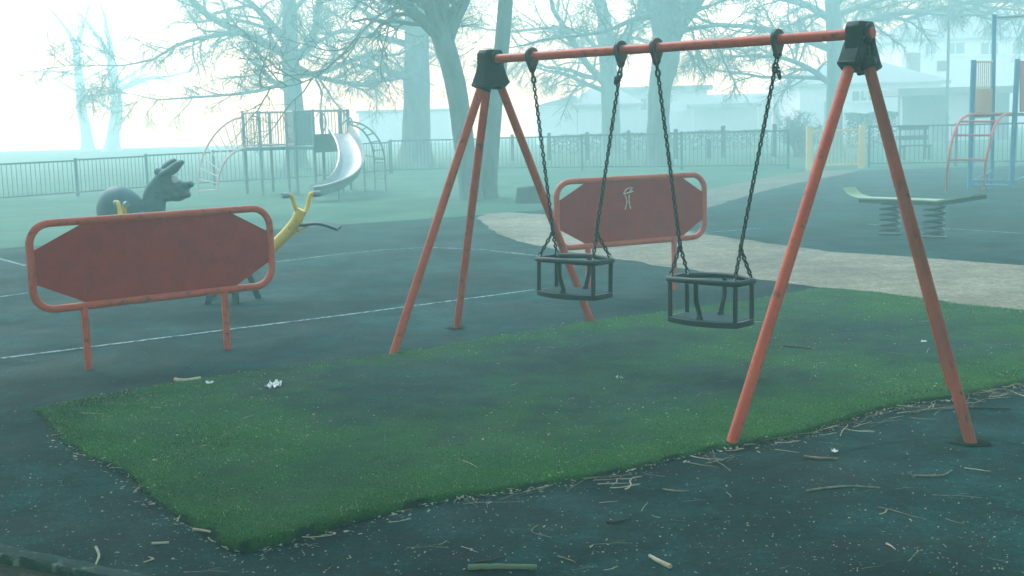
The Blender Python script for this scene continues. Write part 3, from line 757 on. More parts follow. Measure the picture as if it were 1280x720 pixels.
# ------------------------------------------------------------------ bollards beyond the railing
bl = ['leftmost wooden bollard behind the railing near the far swing legs', 'wooden bollard behind the railing below the first swing chain', 'wooden bollard behind the railing between the chains of the far swing',
      'wooden bollard behind the railing just left of the thick tree', 'wooden bollard behind the railing just right of the thick tree', 'wooden bollard behind the railing between the near swing chains', 'rightmost wooden bollard behind the railing before the bare shrub', 'short leaning wooden stub between two taller bollards']
for (px, ty, by, w), lab in zip(((641,168,201,.06),(687,166,200.5,.06),(734.5,165,200,.06),(786,163,199.5,.06),(845,161,198.5,.066),(904,157,197.5,.064),(968,155,195.5,.064),(886,174,198,.07)), bl):
    g = G(px, by); h = onplane(px, ty, g, Vector((0,1,0))).z
    b = MB(); b.box((g.x, g.y, h/2-.03), AX, (w, w, h/2)); b.prism([(g.x-w,g.y,h-.03),(g.x+w,g.y,h-.03),(g.x+w*.7,g.y,h),(g.x-w*.7,g.y,h)], Vector((0,2*w*.99,0)))
    tag(b.build('bollard', 'bollard_wood', loc=(g.x, g.y, 0), smooth=False), lab, 'bollard', 'wooden bollards behind the railing')

# ------------------------------------------------------------------ trees
def wander(p, dr, L_, n, wob, trop, r):
    pts = [Vector(p)]; dr = Vector(dr).normalized()
    for i in range(n):
        dr = (dr+Vector((r.gauss(0,wob), r.gauss(0,wob), r.gauss(0,wob)))+Z3*trop).normalized(); pts.append(pts[-1]+dr*(L_/n))
    return pts
def at_(pts, t):
    k = min(int(t*(len(pts)-1)), len(pts)-2); u = t*(len(pts)-1)-k
    return pts[k].lerp(pts[k+1], u), (pts[k+1]-pts[k]).normalized()
def sidedir(t, r, spread, upb):
    a = t.orthogonal().normalized(); b = t.cross(a); ph = r.uniform(0, 2*math.pi)
    q = (t*math.cos(spread)+(a*math.cos(ph)+b*math.sin(ph))*math.sin(spread)); q.z += upb; return q.normalized()
def ramify(wood, twig, pts, r0, r1, lvl, L_, r, droop, dens, t0=.15):
    """grow side branches on the polyline pts; lvl 1 = limb"""
    droop *= .75; n = {1: 9, 2: 9, 3: 7}[lvl]; n = max(2, round(n*dens[lvl-1]))
    for k in range(n):
        t = min(.99, t0+(1-t0)*(k+r.random())/n); p, td = at_(pts, t)
        ll = L_*(1-.45*t)*r.uniform(.6,1.25)
        rad = (r0+(r1-r0)*t)*r.uniform(.45,.65)
        rad = min(rad, {1: .05, 2: .017, 3: .008}[lvl]); rad = max(rad, {1: .018, 2: .0095, 3: .0055}[lvl])
        dr = sidedir(td, r, R(r.uniform(30,65)), {1: .15, 2: -.02, 3: -.12}[lvl]-droop*.3)
        ns = {1: 6, 2: 5, 3: 4}[lvl]
        q = wander(p, dr, ll, ns, {1: .16, 2: .2, 3: .22}[lvl], -droop*{1: .10, 2: .2, 3: .3}[lvl], r)
        rr = [rad+(rad*.4-rad)*i/ns for i in range(ns+1)]
        (wood if lvl == 1 else twig).tube(q, rr, {1: 5, 2: 4, 3: 3}[lvl], caps=False)
        if lvl < 3: ramify(wood, twig, q, rad, rad*.4, lvl+1, L_*{1: .5, 2: .5}[lvl], r, droop, dens)
def tree(label, Y, trunk, rad, limbs=(), auto=6, L_=3.6, droop=.3, dens=(1,1,1), seed=1, top_len=3.0, low=.45, flare=1.5, grp='bare winter trees beyond the playground', side=None, bk='bark', tk='twig_bark'):
    r = random.Random(seed); wood = MB(); tw = MB()
    T_ = [pt(px, py, Y) for px, py in trunk]; s_ = Y/F
    base = Vector((T_[0].x, Y, 0))
    root = thing('bare_tree', label, 'tree', base, grp)
    T_[0] = base-Z3*.05
    pts = curve_pts(T_, 18); rr = []
    for i in range(19):
        t = i/18*(len(rad)-1); k = min(int(t), len(rad)-2); rr.append((rad[k]+(rad[k+1]-rad[k])*(t-k))*s_)
    for i, p in enumerate(pts):
        rr[i] *= 1+(flare-1)*math.exp(-max(0, p.z)/.28)
    rr = [q*(1+.05*noise.noise(Vector((i*.9, seed*7.1, 0)))) for i, q in enumerate(rr)]
    wood.tube(pts, rr, 14)
    arms = []
    for lm in limbs:
        pr, pw = lm[0], lm[1]
        q = curve_pts([pt(px, py, Y+dy) for px, py, dy in pw], 12); ra = [max(.02, (pr[0]+(pr[1]-pr[0])*i/12)*s_) for i in range(13)]
        wood.tube(q, ra, 9, caps=False); arms.append((q, ra[0], ra[-1]))
        e, td = at_(q, .99); ext = wander(e, td+Z3*.15, top_len, 6, .14, .03, r); wood.tube(ext, [ra[-1]*(1-.75*i/6) for i in range(7)], 7, caps=False); arms.append((ext, ra[-1], ra[-1]*.25))
    # the trunk goes on above and throws limbs
    e = pts[-1]; td = (pts[-1]-pts[-3]).normalized()
    for k in range(2):
        ext = wander(e, (td+Vector((r.uniform(-.5,.5), r.uniform(-.5,.5), .2))), top_len*1.3, 8, .12, .04, r)
        wood.tube(ext, [rr[-1]*.8*(1-.8*i/8) for i in range(9)], 9, caps=False); arms.append((ext, rr[-1]*.7, rr[-1]*.2))
    for k in range(auto):
        t = low+(1-low)*(k+r.random())/auto; p, td = at_(pts, t)
        ang = r.uniform(0, 2*math.pi) if side is None else math.radians(r.gauss(side, 45))
        dr = Vector((math.cos(ang), math.sin(ang)*.8, r.uniform(.15,.65)))
        ll = L_*r.uniform(.75,1.2); r0 = max(.03, rr[min(18, int(t*18))]*r.uniform(.25,.38))
        q = wander(p, dr, ll, 8, .12, -.03*droop, r); wood.tube(q, [r0*(1-.75*i/8) for i in range(9)], 7, caps=False); arms.append((q, r0, r0*.25))
    for q, a, b_ in arms:
        hi = sum(1 for p in q if proj(p)[1] < -60)/len(q)      # little of this limb shows: fewer twigs
        ramify(wood, tw, q, a, b_, 1, 1.9, r, droop, tuple(v*(1-.6*hi) for v in dens))
    wood.build('trunk', bk, root); tw.build('crown', tk, root, smooth=False)
    return root
tree('broad bare tree with drooping twigs standing behind the slide tower', 43, [(371,228),(370,190),(368,140),(364,90),(362,50),(363,10)], [13,12.5,12,11,10,9],
     limbs=[((6,3), [(366,75,0),(340,58,-.5),(300,40,-1),(262,20,-1.4),(225,-15,-1.8)]), ((6,3), [(368,70,0),(385,60,.4),(395,30,.6),(400,-20,.8)]), ((2.6,.9), [(362,100,0),(330,112,.6),(290,118,.9),(240,122,1.2),(195,125,1.6)]),
            ((4,1.5), [(373,95,0),(410,88,-.5),(450,72,-1),(500,68,-1.4)]), ((4,1.5), [(370,84,0),(405,98,.4),(450,105,.8),(500,98,1.0)]), ((5,2), [(364,60,0),(330,20,-.3),(300,-10,-.6),(270,-50,-1)]), ((3.5,1.2), [(300,40,-1),(265,45,-1.6),(225,55,-2),(190,75,-2.4)])],
     auto=5, L_=4.2, droop=.5, dens=(1.15,1.2,1.2), seed=3)
tree('very thick straight tree trunk with flared foot between slide and swing', 46, [(519,202),(520,180),(521,120),(521,60),(521,0),(521,-40)], [22,18,16.5,15.5,15,14],
     limbs=[((5,2), [(515,100,0),(480,88,-.6),(440,80,-1)]), ((4,1.5), [(508,30,0),(478,10,-.5),(440,-20,-1)])], auto=7, L_=4, droop=.35, seed=8, flare=1.35)
tree('forked grey tree leaning left just behind the far swing legs', 24.3, [(590,249),(586,225),(580,180),(572,120),(563,80),(552,45)], [13,13,13,13,13,13],
     limbs=[((8,6), [(556,55,0),(530,27,-.2),(508,8,-.3),(492,-30,-.3)]), ((10,8), [(555,55,0),(553,30,0),(548,0,.1),(540,-40,.2)]), ((9,7), [(556,58,0),(568,25,.1),(580,0,.2),(592,-40,.2)]), ((2.2,.8), [(522,20,-.2),(500,9,-.4),(476,18,-.6),(450,42,-.8),(428,68,-.9)])],
     auto=0, L_=2.5, droop=.3, dens=(.7,.8,.8), seed=5, flare=1.25, top_len=2)
tree('slender grey tree rising right behind the far end of the crossbar', 24.8, [(607,247),(609,220),(613,180),(618,130),(627,60),(632,0),(633,-30)], [13.5,12.5,11.5,10.5,9.5,9,8.5], auto=2, L_=2.6, droop=.4, dens=(.6,.8,.8), seed=14, flare=1.25, low=.85, top_len=2)
tree('forked pale tree behind the chains of the far swing', 50, [(764,198),(764,170),(763,130),(762,100),(757,60),(755,20)], [12.5,11.5,11,11.5,9,8],
     limbs=[((5,3), [(758,108,0),(745,92,-.2),(732,78,-.4),(715,50,-.7),(690,10,-1)]), ((6,4), [(762,90,0),(775,60,.2),(795,25,.3),(815,-20,.5)]), ((3,1.5), [(757,75,0),(730,45,.5),(690,35,.9),(640,40,1.2)])], auto=5, L_=4.0, droop=.45, dens=(1.1,1.1,1.1), seed=23)
tree('pale tree with swollen fork behind the near swing chains', 37, [(824,213),(823,190),(823,150),(825,110),(832,75),(832,50),(831,40)], [17,15,13.5,14,17,17,15],
     limbs=[((11,7), [(828,52,0),(822,25,0),(812,0,.1),(800,-40,.2)]), ((11,8), [(836,58,0),(850,30,0),(866,8,.1),(890,-30,.2)]), ((3.5,2), [(838,40,0),(825,10,.4),(830,-30,.6)]), ((4,1.5), [(815,20,0),(790,25,-.6),(760,38,-1),(720,45,-1.3)])],
     auto=3, L_=3.4, droop=.45, dens=(1,1,1), seed=31, flare=1.2, low=.7)
tree('pale spreading tree with low drooping limbs behind the near bracket', 46, [(1041,205),(1042,180),(1043,130),(1044,90),(1043,40),(1040,0),(1036,-30)], [12,10.5,10,10,10,9,8],
     limbs=[((4,1.5), [(1038,105,0),(1010,85,-.5),(975,72,-.9),(930,70,-1.3)]), ((5,2), [(1040,62,0),(1000,48,-.5),(950,35,-.9),(890,30,-1.3)]), ((5,2), [(1040,25,0),(1005,5,.3),(960,-5,.5),(900,-20,.8)]), ((5,2), [(1046,48,0),(1090,25,-.3),(1140,15,-.6),(1200,20,-1)]), ((4,1.5), [(1044,20,0),(1100,0,.4),(1160,-5,.6),(1240,10,.8)])],
     auto=5, L_=4.4, droop=.55, dens=(1.15,1.2,1.2), seed=37)
tree('bare tree at the right edge hanging its twigs over the climbing tower', 50, [(1400,203),(1396,150),(1390,100),(1385,40),(1380,0),(1376,-40)], [13,12,11,10,9,8],
     limbs=[((6,2), [(1385,45,0),(1330,15,0),(1270,0,-.3),(1200,5,-.6),(1130,25,-1)]), ((5,2), [(1385,60,0),(1340,35,-.6),(1290,20,-1),(1240,25,-1.5)]), ((5,2), [(1380,10,0),(1310,-20,.3),(1230,-25,.6),(1140,-10,1)])], auto=4, L_=4, droop=.6, dens=(1.2,1.25,1.2), seed=41)
tree('faint tree ghost in the fog above the left railing', 82, [(140,188),(142,165),(146,135),(143,110),(140,80)], [9,7.5,7,6.5,6], limbs=[((3,1.5), [(143,115,0),(175,100,0),(215,95,.5)])], auto=5, L_=4.5, droop=.2, dens=(.6,.6,.5), seed=52, bk='bark_fog_faded', tk='bark_fog_faded')
tree('faintest leaning tree ghost at the far left in the fog', 84, [(110,186),(107,160),(102,135),(100,105),(96,70)], [7.5,6.5,6,5.5,5], auto=5, L_=4.5, droop=.2, dens=(.6,.6,.5), seed=55, bk='bark_fog_faded', tk='bark_fog_faded')

# added evergreens out of view, put in to shade the near ground and fog
def evergreen(x, y, h, rad, z0, n, label, seed):  # builds an added unseen shade tree
    r = random.Random(seed); root = thing('added_shade_tree', label, 'tree', (x, y, 0), 'added unseen evergreens shading the foreground')
    w_ = MB(); w_.tube([(x,y,-.05),(x+.1,y,h*.4),(x,y+.1,h*.92)], [.42,.32,.06], 12); b = MB()
    for k in range(34):
        z = z0+.3+(h-z0-1)*(k/34); a_ = k*2.4+r.uniform(-.3,.3); L_ = rad*(1-.62*(z-z0)/(h-z0))*r.uniform(.8,1.05)
        q = wander((x,y,z), (math.cos(a_), math.sin(a_), .12), L_, 8, .07, -.02, r); w_.tube(q, [.09*(1-.8*i/8) for i in range(9)], 6, caps=False)
        for _ in range(n):
            p, td = at_(q, min(.99, r.random()**.6)); c_ = p+Vector((r.gauss(0,.42), r.gauss(0,.42), r.gauss(-.05,.22))); s_ = r.uniform(.12,.27)
            e = Vector((r.gauss(0,1), r.gauss(0,1), r.gauss(0,.5))).normalized()*s_; f_ = e.cross(Vector((r.gauss(0,.5), r.gauss(0,.5), 1)).normalized())
            b.add([c_-e, c_+f_*.45, c_+e, c_-f_*.45], [(0,1,2,3)])
    w_.build('trunk', 'bark', root); b.build('crown', 'hedge_leaf', root, smooth=False)
evergreen(-4.5, -2.6, 11.3, 9.5, 3.7, 620, 'added unseen evergreen shading from behind the viewer to the left', 91)
evergreen(6.2, -1.2, 11.4, 9.5, 3.7, 620, 'added unseen evergreen shading from behind the viewer to the right', 92)
evergreen(-12.0, 6.0, 11.2, 11.5, 4.1, 760, 'added unseen evergreen shading the playground from the left side', 93)
evergreen(13.5, 7.5, 11.3, 11.5, 4.1, 760, 'added unseen evergreen shading the playground from the right side', 94)

# stump
g0 = G(663, 253); root = None
b = MB(); r_ = random.Random(3); prof = []
for (z, rr) in ((-.02,.32),(.04,.29),(.16,.265),(.28,.25),(.30,.235)):
    prof.append([Vector((g0.x+math.cos(a)*rr*(1+.10*noise.noise(Vector((math.cos(a)*1.5, math.sin(a)*1.5, 3)))), g0.y+math.sin(a)*rr*(1+.1*noise.noise(Vector((math.cos(a)*1.5, math.sin(a)*1.5, 9)))), z+.02*math.cos(a))) for a in [2*math.pi*k/24 for k in range(25)]])
loft(prof, b); b.f.append(tuple(len(b.v)-25+k for k in range(24)))
tag(b.build('tree_stump', 'stump_wood', loc=(g0.x, g0.y, 0)), 'low dark tree stump on the grass left of the scribbled panel', 'stump')

# bare shrub and hedge beyond the railing
def shrub(label, pxb, Y, w, h, seed, n=34, cat='shrub', m='twig_bark'):
    r = random.Random(seed); c = pt(pxb, 180, Y); base = Vector((c.x, Y, 0)); root = thing('bare_shrub', label, cat, base)
    stem = MB(); tw = MB()
    for k in range(n):
        a = r.uniform(0, 6.283); dr = Vector((math.cos(a)*w/h*r.uniform(.1,.9), math.sin(a)*w/h*r.uniform(.1,.9), 1)); q = wander(base+Vector((r.uniform(-.2,.2), r.uniform(-.2,.2), 0)), dr, h*r.uniform(.7,1.1), 6, .16, -.02, r)
        stem.tube(q, [.02*(1-.6*i/6) for i in range(7)], 5, caps=False)
        ramify(stem, tw, q, .015, .006, 2, h*.35, r, .3, (1,1,1), t0=.3)
    stem.build('stem', 'twig_bark', root); tw.build('twigs', 'twig_bark', root, smooth=False)
shrub('leafless twiggy shrub between the last bollard and the yellow gate', 1000, 42, .9, 1.5, 61)
def hedge(label, x0, x1, Y, h, dpt, seed, loc_name='hedge'):
    a, c = pt(x0, 175, Y), pt(x1, 175, Y); r = random.Random(seed); b = MB(); n = int((c.x-a.x)*h*dpt*1600)
    base = Vector(((a.x+c.x)/2, Y, 0))
    for _ in range(min(n, 9000)):
        x = r.uniform(a.x, c.x); y = Y+r.uniform(-dpt/2, dpt/2); z = h*(1-r.random()**2.2)*(1+.12*noise.noise(Vector((x*1.3, y, 4))))
        s_ = r.uniform(.03,.075); q = Vector((r.gauss(0,1), r.gauss(0,1), r.gauss(0,1))).normalized(); e = q.orthogonal().normalized()*s_; f_ = q.cross(e)
        p = Vector((x, y, z)); b.add([p-e*.6, p+f_*.6, p+e, p-f_*.5], [(0,1,2,3)])
    tag(b.build(loc_name, 'hedge_leaf', loc=base, smooth=False), label, 'hedge')
hedge('clipped dark hedge below the bungalow window behind the yellow gate', 1058, 1118, 50, 1.35, 1.0, 71)
0 and hedge('long faint hedge beyond the left railing', 128, 212, 84, 1.0, 1.5, 72)
hedge('low foggy hedge behind the bollards before the white house', 690, 960, 52, .75, .8, 73)

# bench beyond the railing
bb = pt(1141, 183, 37.5); bb.z = 0; root = thing('park_bench', 'wooden slatted park bench seen through the right railing', 'bench', bb)
for z in (.92,.62): MB().box((bb.x, bb.y-.02, z+.03), AX, (.46,.02,.065)).build('back_slat', 'bollard_wood', root)
for y in (-.18,-.32): MB().box((bb.x, bb.y+y, .42), AX, (.46,.06,.02)).build('seat_slat', 'bollard_wood', root)
for x in (-.38,.38):
    b = MB(); b.box((bb.x+x, bb.y+.02, .5), AX, (.03,.025,.5)); b.box((bb.x+x, bb.y-.36, .2), AX, (.03,.025,.2)); b.box((bb.x+x, bb.y-.18, .38), AX, (.03,.2,.02)); b.build('bench_leg', 'bollard_wood', root)

# lamp post with sign plate
lb = pt(1183, 170, 45); lb.z = 0; root = thing('lamp_post', 'tall thin lamp post carrying a small pale plate before the houses', 'lamp post', lb)
MB().tube([lb, lb+Z3*1.2, lb+Z3*1.25, lb+Z3*6.3], [.085,.08,.055,.045], 10).build('pole', 'lamp_steel', root)
MB().tube([lb+Z3*6.25, lb+Z3*6.45+Vector((-.3,0,0)), lb+Z3*6.5+Vector((-.7,0,0))], [.03,.03,.06], 8).build('lamp_head', 'lamp_steel', root)
a = pt(1171, 76, 45); c = pt(1182.5, 89, 45)
MB().box(((a.x+c.x)/2, 44.97, (a.z+c.z)/2), AX, ((c.x-a.x)/2, .012, (a.z-c.z)/2)).build('sign_plate', 'sign_plate', root)

# ------------------------------------------------------------------ houses
def wallbox(root, x0, x1, y0, y1, z1, m): 
    return MB().box(((x0+x1)/2, (y0+y1)/2, z1/2), AX, ((x1-x0)/2, (y1-y0)/2, z1/2)).build('wall', m, root, smooth=False)
def win(root, x0, x1, z0, z1, y, cols=2):
    f_ = MB(); t = .05
    for a, b_, c_, d_ in ((x0,x1,z0,z0+t),(x0,x1,z1-t,z1)): f_.box(((a+b_)/2, y, (c_+d_)/2), AX, ((b_-a)/2, .05, (d_-c_)/2))
    for k in range(cols+1): xx = x0+t/2+(x1-x0-t)*k/cols; f_.box((xx, y, (z0+z1)/2), AX, (t/2, .048, (z1-z0)/2-t))
    w = f_.build('window', 'window_frame', root, smooth=False)
    MB().box(((x0+x1)/2, y+.02, (z0+z1)/2), AX, ((x1-x0)/2-.02, .02, (z1-z0)/2-.02)).build('pane', 'window_glass', w, smooth=False)
    MB().box(((x0+x1)/2, y-.07, z0-.04), AX, ((x1-x0)/2+.08, .12, .035)).build('sill', 'window_frame', w, smooth=False)
def hip(root, x0, x1, y0, y1, z0, z1, inset, m='slate_roof', ov=.35, gable=False):
    x0 -= ov; x1 += ov; y0 -= ov; y1 += ov; ym_ = (y0+y1)/2
    v = [(x0,y0,z0),(x1,y0,z0),(x1,y1,z0),(x0,y1,z0),(x0+inset,ym_,z1),(x1-inset,ym_,z1)]
    v += [(a, b_, c_-.16) for a, b_, c_ in v[:4]]
    return MB().add(v, [(0,1,5,4),(1,2,5),(2,3,4,5),(3,0,4),(0,6,7,1),(1,7,8,2),(2,8,9,3),(3,9,6,0),(6,9,8,7)]).build('roof', m, root, smooth=False)
def xz(px, py, Y): p = pt(px, py, Y); return p.x, p.z
# bungalow with hipped roof
Y = 68; x0 = xz(1000,110,Y)[0]; x1 = xz(1178,110,Y)[0]; ze = xz(1100,104,Y)[1]; zr = xz(1125,74,Y)[1]
root = thing('white_bungalow', 'white bungalow with grey hipped roof and small window behind the yellow gate', 'house', ((x0+x1)/2, Y+3, 0), 'pale houses in the fog')
wallbox(root, x0, x1, Y, Y+7, ze, 'white_render'); rf = hip(root, x0, x1, Y, Y+7, ze+.05, zr, 2.6)
cx, cz2 = xz(1143,82,Y+3); MB().box((cx, Y+3.2, zr-.1), AX, (.3,.3,.55)).build('chimney', 'brick_red', rf, smooth=False)
a, b_ = xz(1064,113,Y), xz(1095,126.5,Y); win(root, a[0], b_[0], b_[1], a[1], Y-.01, 3)
dx, dz = xz(1040,130,Y); MB().box((dx, Y-.02, .98), AX, (.42,.04,.98)).build('door', 'dark_wall', root, smooth=False)
# dark garage with overhanging flat roof
Y = 56; x0 = xz(1166,120,Y)[0]; x1 = xz(1262,120,Y)[0]; zt = xz(1180,114,Y)[1]
root = thing('dark_garage', 'dark flat roofed garage with overhanging canopy behind the lamp post', 'garage', ((x0+x1)/2, Y+2, 0))
wallbox(root, x0, x1, Y, Y+5, zt-.1, 'dark_wall'); xl = xz(1124,114,Y)[0]
MB().box(((xl+x1)/2, Y+2.2, zt), AX, ((x1-xl)/2+.2, 2.7, .16)).build('roof', 'slate_roof', root, smooth=False)
MB().tube([(xl+.15,Y+.1,0),(xl+.15,Y+.1,zt-.15)], .05, 8).build('canopy_post', 'white_render', root)
MB().box(((x0+x1)/2, Y-.015, 1.05), AX, (1.1,.03,1.05)).build('garage_door', 'grey_wall', root, smooth=False)
# two storey white house behind
Y = 83; x0 = xz(1128,60,Y)[0]; x1 = xz(1330,60,Y)[0]
root = thing('white_house', 'tall faint white two storey house behind the bungalow', 'house', ((x0+x1)/2, Y+4, 0), 'pale houses in the fog')
wallbox(root, x0, x1, Y, Y+8, 5.9, 'white_render'); hip(root, x0, x1, Y, Y+8, 5.95, 8.3, 3.5)
for pa, pb in ((1156,1170),(1182,1206),(1225,1248),(1265,1290)):
    a, b_ = xz(pa,53,Y), xz(pb,68,Y); win(root, a[0], b_[0], b_[1], a[1], Y-.01, 2)
for pa, pb in ((1160,1185),(1225,1255)):
    a, b_ = xz(pa,108,Y), xz(pb,128,Y); win(root, a[0], b_[0], b_[1], a[1], Y-.01, 2)
# long low white terrace
Y = 74; x0 = xz(778,120,Y)[0]; x1 = xz(985,120,Y)[0]; zt = xz(850,112,Y)[1]
root = thing('white_terrace', 'long low white building with thin grey roof edges behind the near swing', 'house', ((x0+x1)/2, Y+3, 0), 'pale houses in the fog')
xm = xz(884,112,Y)[0]
wallbox(root, x0, xm, Y, Y+6, zt, 'white_render'); MB().box((xz(855,120,Y)[0]+2.0, Y+2.5, xz(900,118,Y)[1]/2), AX, ((x1-xm)/2+.8, 2.6, xz(900,118,Y)[1]/2)).build('wall', 'white_render', root, smooth=False)
MB().box(((x0+xm)/2, Y+2.6, zt+.09), AX, ((xm-x0)/2+.25, 3.2, .13)).build('roof', 'slate_roof', root, smooth=False)
a, b_ = xz(858,133,Y), xz(946,131,Y); MB().box(((a[0]+b_[0])/2, Y-.7, (a[1]+b_[1])/2), AX, ((b_[0]-a[0])/2, .7, .11)).build('porch_roof', 'slate_roof', root, smooth=False)
for px in (862,942): xx = xz(px,140,Y)[0]; MB().tube([(xx,Y-1.3,0),(xx,Y-1.3,a[1]-.1)], .05, 8).build('porch_post', 'white_render', root)
for pa, pb in ((800,818),(846,864)):
    a, b_ = xz(pa,122,Y), xz(pb,138,Y); win(root, a[0], b_[0], b_[1], a[1], Y-.01, 2)
# grey gabled house behind the far swing
Y = 68; x0 = xz(722,130,Y)[0]; x1 = xz(796,130,Y)[0]; ze = xz(750,131,Y)[1]; zr = xz(760,118,Y)[1]
root = thing('grey_house', 'foggy grey walled house with low roof behind the far swing chains', 'house', ((x0+x1)/2, Y+3, 0), 'pale houses in the fog')
wallbox(root, x0, x1, Y, Y+6, ze, 'grey_wall'); hip(root, x0, x1, Y, Y+6, ze+.04, zr+.4, 1.2)
xa = xz(672,140,Y)[0]; MB().box(((xa+x0)/2-.01, Y+2.5, xz(700,133,Y)[1]/2), AX, ((x0-xa)/2-.02, 2.2, xz(700,133,Y)[1]/2)).build('wall', 'white_render', root, smooth=False)
MB().prism([(xa-.2,Y+2.5,xz(700,133,Y)[1]+.04),(x0-.03,Y+2.5,xz(700,133,Y)[1]+.04),(x0-.03,Y+2.5,xz(700,122,Y)[1]+.1),(xa+.8,Y+2.5,xz(700,126,Y)[1])], Vector((0,4.8,0))).build('roof', 'slate_roof', root, smooth=False)
# ghost building at the left of the thick trunk
Y = 80; x0 = xz(448,142,Y)[0]; x1 = xz(560,142,Y)[0]; zt = xz(470,141,Y)[1]
root = thing('pale_outbuilding', 'ghostly low flat roofed building behind the thick trunk', 'building', ((x0+x1)/2, Y+3, 0))
wallbox(root, x0, x1, Y, Y+5, zt, 'grey_wall'); MB().box(((x0+x1)/2, Y+2.5, zt+.08), AX, ((x1-x0)/2+.15, 2.7, .09)).build('roof', 'slate_roof', root, smooth=False)

# ------------------------------------------------------------------ kerb and mulch at the corner
a, c = G(-120,668,.0), G(200,735,.0); dv = (c-a); dv.z = 0; dl = dv.length; dv.normalize(); nv = Vector((dv.y, -dv.x, 0))
if nv.y > 0: nv = -nv
nk = 60; rows = []
for i in range(nk+1):
    p = a+dv*dl*i/nk; w = .022*noise.noise(p*5); row = []
    for x, z in ((-.01,-.02),(0,.035),(.012,.048),(.05,.052),(.085,.05),(.098,.038),(.105,-.02)):
        row.append(p+nv*(x+w*.5)+Z3*(z+.008*noise.noise(Vector((p.x*9+x*30, p.y*9, z*20)))))
    rows.append(row)
b = MB(); loft(rows, b); ko = b.build('kerb_edging', 'kerb_stone', loc=(a+c)/2); tag(ko, 'mossy stone edging in the bottom left corner', 'kerb')
e0 = a+nv*.1; e1 = c+nv*.1
sheet('mulch_bed', [tuple(e0), tuple(e1), tuple(e1+nv*2.5), tuple(e0+nv*2.5)], 'mulch', .02)

# ------------------------------------------------------------------ sticks and litter on the ground
def surf(p):
    return .006
def stick(pxs, r, m, label, cat='stick', name='stick', z=.004, grp=None, taper=.5, dep=.0):
    P_ = [G(px, py) for px, py in pxs]; n = 14
    q = curve_pts([Vector((p.x, p.y, z+r)) for p in P_], n); rr = [r*(1-(1-taper)*i/n)*(1+.12*noise.noise(Vector((i*.8, pxs[0][0], 0)))) for i in range(n+1)]
    q = [p+Vector((0,0,.25*r*noise.noise(Vector((i*.5, pxs[0][1], 2))))) for i, p in enumerate(q)]
    c = q[n//2].copy(); c.z = 0
    o = MB().tube(q, rr, 8).build(name, m, loc=c)
    return tag(o, label, cat, grp)
GS = 'fallen sticks lying on the dark ground'
stick([(585,714),(610,713),(640,713),(671,713.5)], .011, 'mossy_log', 'thick mossy green log lying at the bottom edge of the picture', 'log', 'fallen_log', taper=.85)
stick([(812,698),(822,704),(838,712)], .0065, 'pale_twig', 'short cream barkless stick near the mossy log', 'stick', grp=GS, taper=1.5)
stick([(1008,616),(1035,612),(1065,610),(1100,612)], .005, 'dead_twig', 'long grey stick lying between the two near swing legs', grp=GS, taper=.6)
stick([(1143,597),(1165,597),(1180,596),(1190,590)], .005, 'dead_twig', 'bent grey stick left of the near right leg foot', grp=GS)
stick([(1005,573),(1025,575),(1048,576)], .006, 'dead_twig', 'straight grey stick beside the grassy mat edge', grp=GS, taper=.9)
stick([(1137,518),(1165,514),(1190,511)], .007, 'dead_twig', 'pale stick behind the near right swing leg', grp=GS)
stick([(1212,512),(1235,513),(1264,514)], .009, 'dark_twig', 'dark stick with pale tip right of the near right leg', grp=GS)
stick([(980,439),(1000,441),(1015,443)], .007, 'dark_twig', 'dark stick lying on the mat beyond the near left leg', z=.03, grp=GS)
stick([(828,614),(845,616),(862,616)], .005, 'dead_twig', 'short pale stick beside a curved grass stem', grp=GS)
stick([(758,655),(770,655),(788,651)], .007, 'dark_twig', 'dark knobbly stick below the mat edge', grp=GS)
stick([(594,706),(615,702),(638,696)], .0045, 'dark_twig', 'thin dark stick lying beside the mossy log', grp=GS)
stick([(120,687),(124,697),(121,706),(117,716)], .006, 'pale_twig', 'curled pale stick in the left corner by the edging', grp=GS)
stick([(190,682),(211,681)], .005, 'pale_twig', 'short straight pale stick left of the mat corner', grp=GS, taper=1)
stick([(242,669),(262,672),(280,676),(299,683)], .0055, 'pale_twig', 'wavy pale stick lying on the front mat corner', z=.02, grp=GS)
stick([(219,481),(232,482),(251,479)], .013, 'pale_twig', 'pale stick on the back mat edge left of the white tissue', grp=GS, z=.02, taper=.8)
stick([(672,659),(666,663),(667,668),(690,674)], .003, 'dead_twig', 'thin hooked stem on dark ground below the mat', grp=GS)
stick([(697,697),(715,703),(720,706)], .003, 'dead_twig', 'thin straight stem left of the cream stick', grp=GS)
stick([(1108,682),(1114,685),(1119,689)], .004, 'pale_twig', 'tiny pale stick alone near the bottom right', grp=GS)
stick([(180,705),(192,701),(186,698)], .003, 'pale_twig', 'small forked pale stem near the left edging', grp=GS)
# litter
def crumple(px, py, w, label, seed, z=.02, name='tissue'):
    w *= .8
    g = G(px, py); r_ = random.Random(seed); b = MB(); n = 9
    V_ = [[Vector((g.x+(i/n-.5)*w*(1+.3*r_.random()), g.y+(j/n-.5)*w*1.3, z+abs(r_.gauss(0,.018))*(w/.1))) for j in range(n+1)] for i in range(n+1)]
    fs = [(i*(n+1)+j, (i+1)*(n+1)+j, (i+1)*(n+1)+j+1, i*(n+1)+j+1) for i in range(n) for j in range(n) if r_.random() > .12 and (abs(i-n/2)+abs(j-n/2) < n*.75)]
    b.add([p for r2 in V_ for p in r2], fs); tag(b.build(name, 'paper_white', loc=(g.x, g.y, 0)), label, 'litter')
crumple(342, 490, .10, 'crumpled white tissue on the mat, the largest white scrap', 4, z=.03)
crumple(262, 485, .05, 'small white paper scrap beside the pale stick', 5, z=.03, name='paper_scrap')
crumple(774, 480, .05, 'small white paper scrap on the mat below the near swing', 6, z=.03, name='paper_scrap')
